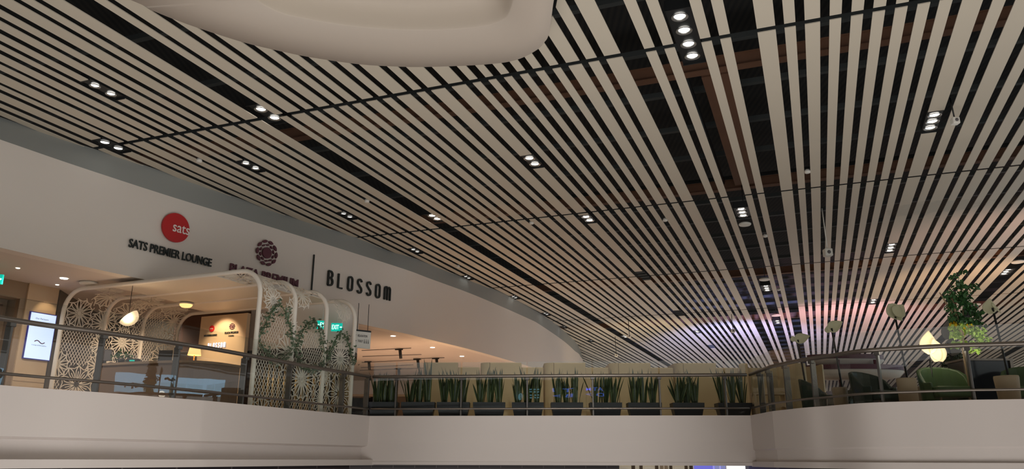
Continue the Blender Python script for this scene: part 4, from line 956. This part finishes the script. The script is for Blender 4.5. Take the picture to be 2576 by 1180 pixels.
# exit signs
def exit_sign(px, py, Y, label, arrowside=1):
    c = atY(px, py, Y); t = worldthing('exit_sign', c, label, 'exit sign', 'green exit signs'); w, h = .27, .2
    rt = Vector((1, .12, 0)).normalized(); nr = Vector((rt.y, -rt.x, 0)); mb = MB(); a = Vector((c.x, c.y, 0))-rt*w/2; b = a+rt*w; mb.prism([a, b, b-nr*.05, a-nr*.05], c.z-h/2, c.z+h/2); mb.build('lightbox', M['exit'], t)
    place_text('lettering', 'EXIT', M['exitw'], c-rt*.03*arrowside+nr*.003, rt, w*.62, h*.55, .004, t, .004)
    arrow(t, c+rt*.1*arrowside+nr*.003, rt*arrowside, UP, nr, .06, M['exitw'])
    mb = MB(); mb.tube([c+UP*h/2, Vector((c.x, c.y, ZS+.03))], .01, 6); mb.build('hanger', M['white'], t)
exit_sign(847, 823, 19.2, 'green lit exit sign under the soffit, seen above the far garland', 1)
exit_sign(811, 817, 19.0, 'green lit exit sign half hidden behind the third pergola arch', -1)
exit_sign(-12, 702, 15.6, 'green lit exit sign cut by the left frame edge', 1)
# downlights in the soffit
for (x, y, br, lb) in ((161, 700, 1, 'above the pergola left end'), (144, 716, 0, 'small one beside the screen wall'), (989, 845, 1, 'right of the direction sign'), (1088, 874, 1, 'second right of the direction sign'), (1162, 896, 1, 'nearest the booths'), (45, 674, 0, 'at the left frame edge')):
    p = unp(x, y, ZS); t = thing('downlight', p, 'round recessed downlight in the lounge soffit, %s' % lb, 'downlight', 'soffit downlights')
    mb = MB(); r = .1 if br else .05; mb.lathe([(r, -.012), (r*.8, -.014), (r*.8, -.005)], n=20, cap=False); mb.build('trim_ring', M['white'], t)
    mb = MB(); mb.lathe([(r*.78, -.010), (.001, -.013)], n=20); mb.build('lens', M['lamp'] if br else M['lampdim'], t)
mb = MB(); p = unp(222, 716, ZS-.06); mb.lathe([(.17, .0), (.19, .02), (.19, .05), (.15, .06)], n=28); o = mb.build('ceiling_speaker', M['white']); o.location = p; tag(o, 'flat round white disc on the soffit above the first arch', 'speaker')
# warm interior lights (soffit spots over the bar area)
light('soffit_spot', 'SPOT', (-2.5, 27, 3.7), 650, (1, .8, .64), .1, (-2.5, 27, 0), 150)
light('soffit_spot', 'SPOT', (-5.5, 29, 3.7), 500, (1, .8, .64), .1, (-5.5, 29, 0), 150)
light('soffit_spot', 'SPOT', (0.5, 33, 3.7), 420, (1, .84, .72), .1, (.5, 33, 0), 150)
light('soffit_spot', 'SPOT', (-10.0, 15.6, 3.7), 130, (1, .88, .82), .1, (-10.0, 15.8, 0), 150)
light('soffit_spot', 'SPOT', (-8.6, 18.6, 3.45), 70, (1, .75, .55), .1, (-8.4, 18.6, 0), 150)
# tracks and track spots on the peach soffit
tr = [((910, 882), (1034, 876)), ((912, 897), (1060, 892)), ((1040, 903), (1118, 900)), ((910, 912), (1060, 905)), ((908, 925), (1040, 918)), ((905, 932), (1075, 926))]
for i, (a, b) in enumerate(tr):
    p, q = unp(*a, ZS-.02), unp(*b, ZS-.02); mb = MB(); mb.tube([p, q], .012, 6); tag(mb.build('light_track', M['greyink']), 'thin dark track across the peach soffit, %s' % ['nearest the camera', 'second', 'short one behind the first booth', 'fourth', 'fifth', 'farthest'][i], 'track', 'ceiling tracks')
for (x, y, lb) in ((1005, 878, 'on the nearest track'), (927, 909, 'left one low beside the column'), (1050, 903, 'above the tall snake plant'), (1097, 901, 'right one above the first booth'), (1002, 927, 'lowest one')):
    p = unp(x, y, ZS-.03); t = thing('track_spotlight', p, 'black cylinder spotlight hanging from a soffit track, %s' % lb, 'spotlight', 'track spotlights')
    mb = MB(); mb.box((-.16, -.03, -.04), (.12, .03, .0)); mb.build('adapter', M['black'], t)
    mb = MB(); mb.tube([(.02, 0, -.04), (.06, 0, -.34)], .055, 12); mb.build('lamp_head', M['black'], t)
# far walls of the bar area
mb = MB(); mb.box((-16, 40, ZF), (2.0, 40.3, ZS)); struct(mb.build('wall_bar_back', M['paint']))
t = worldthing('bar_counter', (-3.6, 24.5, ZF), 'long dark bar counter with pale top behind the first planters', 'counter')
mb = MB(); mb.box((-5.6, 26, ZF), (-1.2, 26.8, 1.95)); mb.build('counter_front', M['desk'], t); mb = MB(); mb.box((-5.7, 25.9, 1.95), (-1.1, 26.9, 2.02)); mb.build('counter_top', M['beige'], t)
q = atY(905, 1000, 23); t = thing('lounge_armchair', (q.x, 23, ZF), 'dark rounded armchair half hidden behind the corner post', 'armchair')
mb = MB(); mb.lathe([(.34, 0), (.38, .2), (.36, .42), (.1, .45)], n=24); mb.build('seat', M['dark'], t)
mb = MB(); mb.prism([Vector((.4*math.cos(R_(a)), .4*math.sin(R_(a)), 0)) for a in range(-10, 191, 15)]+[Vector((.32*math.cos(R_(a)), .32*math.sin(R_(a)), 0)) for a in range(190, -11, -15)], .2, .85); mb.build('backrest', M['dark'], t)
# ================================================================== right terrace
def flz(px, Y, py=950): p = atY(px, py, Y); return Vector((p.x, Y, ZF))
def armchair(loc, rz, m, label, s=1.):
    t = thing('armchair', loc, label, 'armchair', 'green wing armchairs', rz); t.scale = (s, s, s)
    mb = MB(); mb.box((-.33, -.32, .24), (.33, .3, .44)); bev(mb.build('seat', m, t), .05, 3)
    mb = MB(); P = []
    for k in range(13):
        a = R_(-35+250*k/12); P.append(Vector((.42*math.cos(a), .05+.38*math.sin(a), 0)))
    Q = [Vector((p.x*.83, .05+(p.y-.05)*.83, 0)) for p in P]
    lo = [(p, .3+(.0)) for p in P]
    vs = []
    for p, q in zip(P, Q):
        hgt = .52+.34*max(0, math.sin(math.atan2(p.y-.05, p.x)))**.35
        o_ = 1.1
        vs.append([mb.bm.verts.new((p.x, p.y, .2)), mb.bm.verts.new((p.x*o_, .05+(p.y-.05)*o_, hgt)), mb.bm.verts.new((q.x*o_, .05+(q.y-.05)*o_, hgt)), mb.bm.verts.new((q.x, q.y, .2))])
    for A, B in zip(vs, vs[1:]):
        for j in range(4): mb.bm.faces.new([A[j], A[(j+1) % 4], B[(j+1) % 4], B[j]])
    mb.bm.faces.new(vs[0]); mb.bm.faces.new(vs[-1][::-1]); bev(mb.build('backrest', m, t), .025, 2)
    for x in (-.25, .25):
        for y in (-.24, .22):
            mb = MB(); mb.tube([(x, y, .25), (x*1.15, y*1.15, 0)], .022, 8, r1=.014); mb.build('leg', M['wood2'], t)
    return t
armchair(flz(2378, 14.7), R_(-2), M['green'], 'green leather wing armchair facing the railing below the lit lamp', 1.0)
armchair(flz(2200, 15.6), R_(28), M['greendk'], 'dark green wing armchair turned left beside the beige drum table', 1.0)
armchair(flz(2062, 16.9), R_(60), M['greendk'], 'dark green armchair behind the tall railing posts at the terrace corner', .95)
armchair(flz(2590, 14.6), R_(-25), M['green'], 'green armchair cut by the right frame edge', 1.0)
armchair(flz(2106, 18.6), R_(-70), M['greendk'], 'dark rounded armchair farther back behind the conical table', .85)
def drum(px, Y, r0, r1, h, label):
    t = thing('drum_table', flz(px, Y), label, 'table', 'beige drum tables'); mb = MB(); mb.lathe([(r1, 0), (r0, h-.02), (r0*.98, h)], n=32); mb.build('drum', M['beige'], t)
    mb = MB(); mb.lathe([(r0*.97, h), (r0*.97, h+.012), (.01, h+.012)], n=32); mb.build('top', M['beige'], t)
drum(2279, 14.4, .17, .16, .56, 'beige drum pedestal left of the green armchair')
drum(2531, 13.95, .2, .16, .56, 'beige drum pedestal at the right, under the leaning lamp pole')
drum(2109, 16.2, .15, .13, .55, 'beige tapered pedestal behind the terrace corner post')
drum(2318, 15.4, .15, .15, .5, 'narrow beige pedestal half hidden beside the drum pedestal')
def side_table(px, Y, label):
    t = thing('side_table', flz(px, Y), label, 'table', 'slatted side tables')
    mb = MB(); mb.lathe([(.24, .5), (.26, .51), (.26, .54), (.01, .54)], n=28); mb.build('table_top', M['wood2'], t)
    for k in range(6):
        a = k*math.pi/3; mb = MB(); mb.tube([(.18*math.cos(a), .18*math.sin(a), 0), (.18*math.cos(a), .18*math.sin(a), .5)], .014, 8); mb.build('leg', M['wood2'], t)
side_table(2318, 16.0, 'round wooden side table between the drum pedestal and the green armchair')
side_table(2572, 15.5, 'round slatted side table at the right frame edge')
side_table(2250, 17.2, 'round wooden side table farther back on the terrace')
t = thing('display_counter', flz(2480, 15.6), 'dark glass fronted counter behind the tree with a steel edge', 'counter')
mb = MB(); mb.box((-.5, -.2, 0), (.42, .4, 1.02)); mb.build('glass_body', M['glasdark'], t)
mb = MB(); mb.box((-.53, -.23, 1.02), (.45, .43, 1.06)); mb.build('top', M['steel'], t)
mb = MB(); mb.box((.38, -.24, 0), (.44, -.2, 1.02)); mb.box((-.52, -.24, 0), (-.46, -.2, 1.02)); mb.build('edge_frame', M['steel'], t)
# floor lamps with folded petal shades
def floor_lamp(tx, ty, bx, Y, shades, label, lit=None):
    top = atY(tx, ty, Y); foot = flz(bx, Y); foot = Vector((top.x+.0, Y, ZF)); foot.x = top.x+(.12 if bx > tx else -.05)
    t = worldthing('floor_lamp', foot, label, 'lamp', 'petal floor lamps')
    mb = MB(); mb.tube([foot+UP*.02, top], .02, 10); mb.build('pole', M['black'], t)
    mb = MB(); mb.lathe([(.17, 0), (.17, .015), (.03, .03)], foot, n=24); mb.build('base', M['black'], t)
    for (dx, dz, w, h, rot, m, cv) in shades:
        o = petal_shade('lamp_shade', M[m], None, w, h, cv); o.parent = t; o.matrix_parent_inverse = wm(t).inverted()
        o.matrix_basis = Matrix.Translation(top+Vector((dx, -.03, dz))) @ Matrix.Rotation(R_(rot), 4, 'Y')
    return t
floor_lamp(2007, 855, 2020, 17.0, [(-.09, -.01, .22, .36, 75, 'shade', .4), (-.11, -.04, .12, .12, 0, 'shade', .3)], 'black pole lamp with a small pale green petal shade above the terrace corner')
floor_lamp(2092, 826, 2105, 16.6, [(-.1, -.04, .24, .38, 62, 'shade', .4), (-.1, -.1, .12, .14, 0, 'shade', .3)], 'black pole lamp with pale green petal shade, second from the left')
floor_lamp(2252, 797, 2277, 16.2, [(-.12, .26, .32, .42, 145, 'shade', .4), (.0, .02, .3, .3, 40, 'shade', .3)], 'tall black pole lamp with a square pale shade left of the lit lamp')
floor_lamp(2497, 775, 2530, 14.9, [(-.1, -.12, .26, .30, 12, 'shade', .45), (-.02, .08, .05, .24, 140, 'shade', .1)], 'tall leaning pole lamp with folded cream shade at the right of the tree')
floor_lamp(2340, 905, 2340, 15.1, [(-.03, .10, .34, .46, 8, 'shadelit', .6), (.22, -.04, .30, .46, -16, 'shadelit', .6), (.06, -.04, .22, .34, 24, 'shadelit', .5)], 'glowing folded white petal lamp standing behind the green armchair')
floor_lamp(2384, 862, 2395, 16.4, [(-.05, .06, .24, .48, 20, 'shadegrey', .4), (.04, -.28, .34, .42, 10, 'shadegrey', .4)], 'unlit lamp with two grey petal shades behind the tree')
light('petal_lamp_light', 'POINT', atY(2360, 880, 14.85), 4, (1, .85, .65), .1)
# tree on the terrace
tb = flz(2441, 14.5); t = worldthing('indoor_tree', tb, 'slender indoor tree with dark top leaves and lit-coloured lower leaves by the railing', 'tree')
mb = MB(); mb.tube([tb, tb+Vector((-.02, 0, .8)), tb+Vector((-.05, 0, 1.5)), tb+Vector((-.12, .02, 2.2))], .055, 10, r1=.02); mb.tube([tb+Vector((-.04, 0, 1.3)), tb+Vector((.1, .05, 1.9))], .03, 8, r1=.012); mb.tube([tb+Vector((-.06, 0, 1.6)), tb+Vector((-.3, .05, 2.2))], .025, 8, r1=.01); mb.build('trunk', M['trunk'], t)
rr = random.Random(12)
def blob(mb, c, rx, rz, n, size, mi=0):
    for _ in range(n):
        d = Vector([rr.gauss(0, 1) for _ in range(3)]).normalized()*(rr.random()**.4); p = c+Vector((d.x*rx, d.y*rx, d.z*rz))
        a = Vector((rr.gauss(0, .7), rr.gauss(0, .7), -rr.uniform(.2, 1.2))).normalized(); e = a.cross(Vector((rr.gauss(0, 1), rr.gauss(0, 1), .4))).normalized(); L_ = size*rr.uniform(.7, 1.4); w_ = L_*.3
        m1 = p+a*L_*.45+UP*.008
        f = mb.bm.faces.new([mb.bm.verts.new(p), mb.bm.verts.new(m1+e*w_), mb.bm.verts.new(p+a*L_), mb.bm.verts.new(m1-e*w_)]); f.material_index = mi if rr.random() > .03 else 0
def tp(x, y): return atY(x, y, 14.5)
mb = MB()
for (x, y, a, b, n) in ((2420, 683, .08, .04, 22), (2395, 694, .05, .05, 14), (2412, 715, .13, .10, 70), (2445, 722, .1, .06, 30), (2390, 740, .12, .10, 70), (2420, 745, .16, .14, 130), (2395, 768, .13, .1, 80), (2436, 772, .16, .13, 120), (2405, 795, .15, .1, 90), (2455, 790, .10, .12, 50), (2428, 808, .22, .10, 150), (2465, 812, .1, .08, 30), (2392, 800, .06, .06, 16)): blob(mb, tp(x, y), a, b, n, .082)
mb.build('crown', M['leafdk'], t, fix=False)
mb = MB()
for (x, y, a, b, n) in ((2415, 822, .2, .06, 90), (2450, 832, .2, .09, 150), (2405, 840, .12, .07, 50), (2468, 850, .14, .06, 50), (2480, 856, .1, .03, 16), (2432, 862, .16, .05, 60), (2404, 866, .06, .06, 24), (2450, 878, .08, .04, 20)): blob(mb, tp(x, y), a, b, n, .08)
o = mb.build('lower_leaves', M['leaflit'], t, fix=False); o['label'] = 'lower leaves in bright lit yellow green'
mb = MB(); blob(mb, tp(2396, 812), .08, .03, 22, .09); blob(mb, tp(2430, 820), .12, .03, 26, .09); mb.build('yellow_leaves', M['leafyl'], t, fix=False)
sb = flz(2405, 16.8); t = worldthing('leafy_shrub', sb, 'small dark leafy shrub behind the green armchair', 'plant')
mb = MB(); mb.lathe([(.14, 0), (.18, .35), (.16, .35)], sb, n=20); mb.build('pot', M['dark'], t)
mb = MB(); blob(mb, atY(2400, 905, 16.8), .25, .22, 300, .09); mb.build('leaves', M['garland'], t, fix=False)
mb = MB(); mb.tube([sb+UP*.3, atY(2400, 905, 16.8)], .015, 6); mb.build('stem', M['trunk'], t)
light('tree_uplight', 'SPOT', tp(2441, 985)+Vector((.1, -.35, .2)), 22, (1, .95, .8), .05, tp(2440, 820), 50)
# layered canopy of the bar farther back
q = atY(2150, 935, 24.0)
t = worldthing('bar_canopy', Vector((q.x, 24, q.z)), 'two layered white boat shaped canopy with maroon bands behind the terrace chairs', 'canopy')
def boat(xl, xr, yt, yb, Y, nm):
    a, b = atY(xl, yt, Y), atY(xr, yt, Y); c = a.lerp(b, .5); rx = (b.x-a.x)/2; ztp = atY((xl+xr)/2, yt, Y).z; zbt = atY((xl+xr)/2, yb, Y).z
    mb = MB(); n = 48; rings = []
    for rf, z in ((.96, ztp), (1.0, ztp-.02), (1.0, ztp-(ztp-zbt)*.25), (.9, ztp-(ztp-zbt)*.75), (.7, zbt), (.02, zbt)): rings.append([mb.bm.verts.new((c.x+rx*rf*math.cos(2*math.pi*k/n), Y+rx*.35*rf*math.sin(2*math.pi*k/n), z)) for k in range(n)])
    for A, B in zip(rings, rings[1:]):
        for k in range(n): f = mb.bm.faces.new([A[k], A[(k+1) % n], B[(k+1) % n], B[k]]); f.smooth = True
    mb.bm.faces.new(rings[0]); mb.build('canopy_shell', M['canopy'], t)
    mb = MB(); A = []; B = []
    for k in range(n): A.append(mb.bm.verts.new((c.x+rx*1.01*math.cos(2*math.pi*k/n), Y+rx*.36*math.sin(2*math.pi*k/n), ztp+.12))); B.append(mb.bm.verts.new((c.x+rx*1.01*math.cos(2*math.pi*k/n), Y+rx*.36*math.sin(2*math.pi*k/n), ztp-.02)))
    for k in range(n): mb.bm.faces.new([A[k], A[(k+1) % n], B[(k+1) % n], B[k]])
    mb.bm.faces.new(A); mb.build('maroon_band', M['maroon'], t)
boat(2032, 2222, 904, 922, 24.0, 'u'); boat(2024, 2272, 931, 955, 23.5, 'l')
for x in (2108, 2200):
    a = atY(x, 905, 23.6); mb = MB(); mb.tube([Vector((a.x, 23.6, ZF)), Vector((a.x, 23.6, a.z))], .045, 8); mb.build('pole', M['maroon'], t)
# curved partition and dark column at the terrace corner
q = flz(2000, 19.5); mb = MB(); P = smooth_poly([Vector((q.x-.35, 19.6, 0)), Vector((q.x-.1, 19.3, 0)), Vector((q.x+.2, 19.3, 0)), Vector((q.x+.32, 19.7, 0))], 6); mb.prism(P+[p+Vector((0, .15, 0)) for p in P[::-1]], ZF, 2.28); tag(mb.build('curved_partition', M['cream']), 'curved cream partition behind the terrace corner posts', 'partition')
# ================================================================== things across the hall, seen only as reflections in the railing glass
def mirror_pt(p, a, n): return p-n*2*((p-a).dot(n))
Pr = [p-n*.02 for p, n in zip(KLs, normals2(KLs))]; Lr = arc_len(Pr)
gp3 = [at_len(Pr, Lr, len_of_px(Pr, Lr, x, 1.67)) for x in (262, 452, 622)]
def refl(px, py, dist):
    a, b = (gp3[0], gp3[1]) if px < 452 else (gp3[1], gp3[2])
    g = (b-a).normalized(); gn_ = Vector((g.y, -g.x, 0)); d = ray(px, py).normalized(); hit = d*(a.dot(gn_)/d.dot(gn_)); r = d-gn_*2*d.dot(gn_); return hit+r*dist
gA = gp3[1]
w0, w1 = refl(290, 965, 26), refl(578, 990, 26)
zt_, zb2 = refl(430, 945, 26).z, refl(430, 992, 26).z
w0.z = w1.z = 0; vd = (w1-w0); vn = Vector((vd.y, -vd.x, 0)).normalized()
if vn.dot(gA-w0) < 0: vn = -vn
t = worldthing('video_wall', w0.lerp(w1, .5)+UP*zb2, 'wide pale blue video wall across the hall, mirrored in the left railing glass', 'screen')
cuts = [0, .25, .60, .755, 1]
for a, b in zip(cuts, cuts[1:]):
    p, q = w0.lerp(w1, a+.003), w0.lerp(w1, b-.003); mb = MB(); mb.prism([p, q, q-vn*.08, p-vn*.08], zb2, zt_); mb.build('screen_panel', M['wallscreen'], t)
rr = random.Random(5); mb = MB()
def on_v(f, z): return w0.lerp(w1, f)+UP*(zb2+(zt_-zb2)*z)+vn*.01
c = on_v(.43, 0)
mb.ribbon([on_v(.43, 0), on_v(.435, .5), on_v(.43, .9)], [vn]*3, .16, .01)
for k in range(26):
    a = rr.uniform(.2, 2.9); r = rr.uniform(.15, .5); q = on_v(.43+math.cos(a)*r*.17, .55+math.sin(a)*r*.75); d2 = rr.uniform(.06, .13)
    disc(mb, q, vd.normalized(), vn, d2, d2, .01, 8)
for k in range(60):
    a = rr.uniform(.15, math.pi-.1); q = on_v(.26-math.cos(a)*.2*(.8+rr.random()*.3), .15+math.sin(a)*.65*(.85+.25*rr.random())); d2 = rr.uniform(.03, .07); disc(mb, q, vd.normalized(), vn, d2, d2, .01, 8)
mb.build('tree_picture', M['wood2'], t)
mb = MB(); disc(mb, on_v(.72, .62), vd.normalized(), vn, .22, .34, .012, 20); disc(mb, on_v(.74, .1), vd.normalized(), vn, .4, .5, .012, 20); mb.build('portrait_picture', M['wood2'], t)
# flight sign boards behind the camera, mirrored in the centre glass
GY = 18.55
def reflc(px, py, Y): d = ray(px, py); s = (GY+(GY-Y))/d.y; p = d*s; return Vector((p.x, Y, p.z))
for (a, b, txt, m, lb) in ((1148, 1180, ['= = =', '= =  ='], 'cyanglow', 'dark hanging board with pale lines'), (1200, 1275, ['T 1', 'B >'], 'blueglow', 'dark hanging board with blue arrow'), (1285, 1348, ['ATM', 'D >'], 'blueglow', 'dark hanging board with blue letters')):
    p, q = reflc(a, 975, -7), reflc(b, 975, -7); z1, z0 = reflc(a, 973, -7).z, reflc(a, 1004, -7).z
    t = worldthing('wayfinding_board', Vector(((p.x+q.x)/2, -7, z0)), lb+', mirrored in the centre railing glass', 'sign')
    mb = MB(); mb.box((p.x, -7.1, z0), (q.x, -7.0, z1)); mb.build('board', M['dark'], t)
    for k, s in enumerate(txt): place_text('lettering', s, M[m], Vector(((p.x+q.x)/2, -6.99, z1-(z1-z0)*(.28+.45*k))), Vector((-1, 0, 0)), abs(q.x-p.x)*.7, (z1-z0)*.28, .01, t, .01)
p = reflc(1132, 997, -7); t = worldthing('round_sign', p, 'round pale blue lit dial mirrored in the centre railing glass', 'sign')
mb = MB(); disc(mb, p, Vector((-1, 0, 0)), Vector((0, 1, 0)), .17, .2, .04, 32); mb.build('dial', M['cyanglow'], t)
mb = MB(); A_ = []; B_2 = []
for k in range(33): a_2 = 2*math.pi*k/32; A_.append(p+Vector((.21*math.cos(a_2), -.02, .24*math.sin(a_2)))); B_2.append(A_[-1]+Vector((0, .9, 0)))
for k in range(32): mb.face([A_[k], A_[k+1], B_2[k+1], B_2[k]])
mb.build('dial_blocker', M['black'], t)  # added tube keeps the dial out of the right-hand glass reflections
mb = MB(); mb.ribbon([p+Vector((0, .05, -.1)), p+Vector((0, .05, .15))], [Vector((0, 1, 0))]*2, .03, .01); mb.ribbon([p+Vector((0, .05, 0)), p+Vector((.05, .05, -.1))], [Vector((0, 1, 0))]*2, .025, .01); mb.build('hands', M['ink'], t)
for o in bpy.data.objects:
    if '_w' in o: del o['_w']
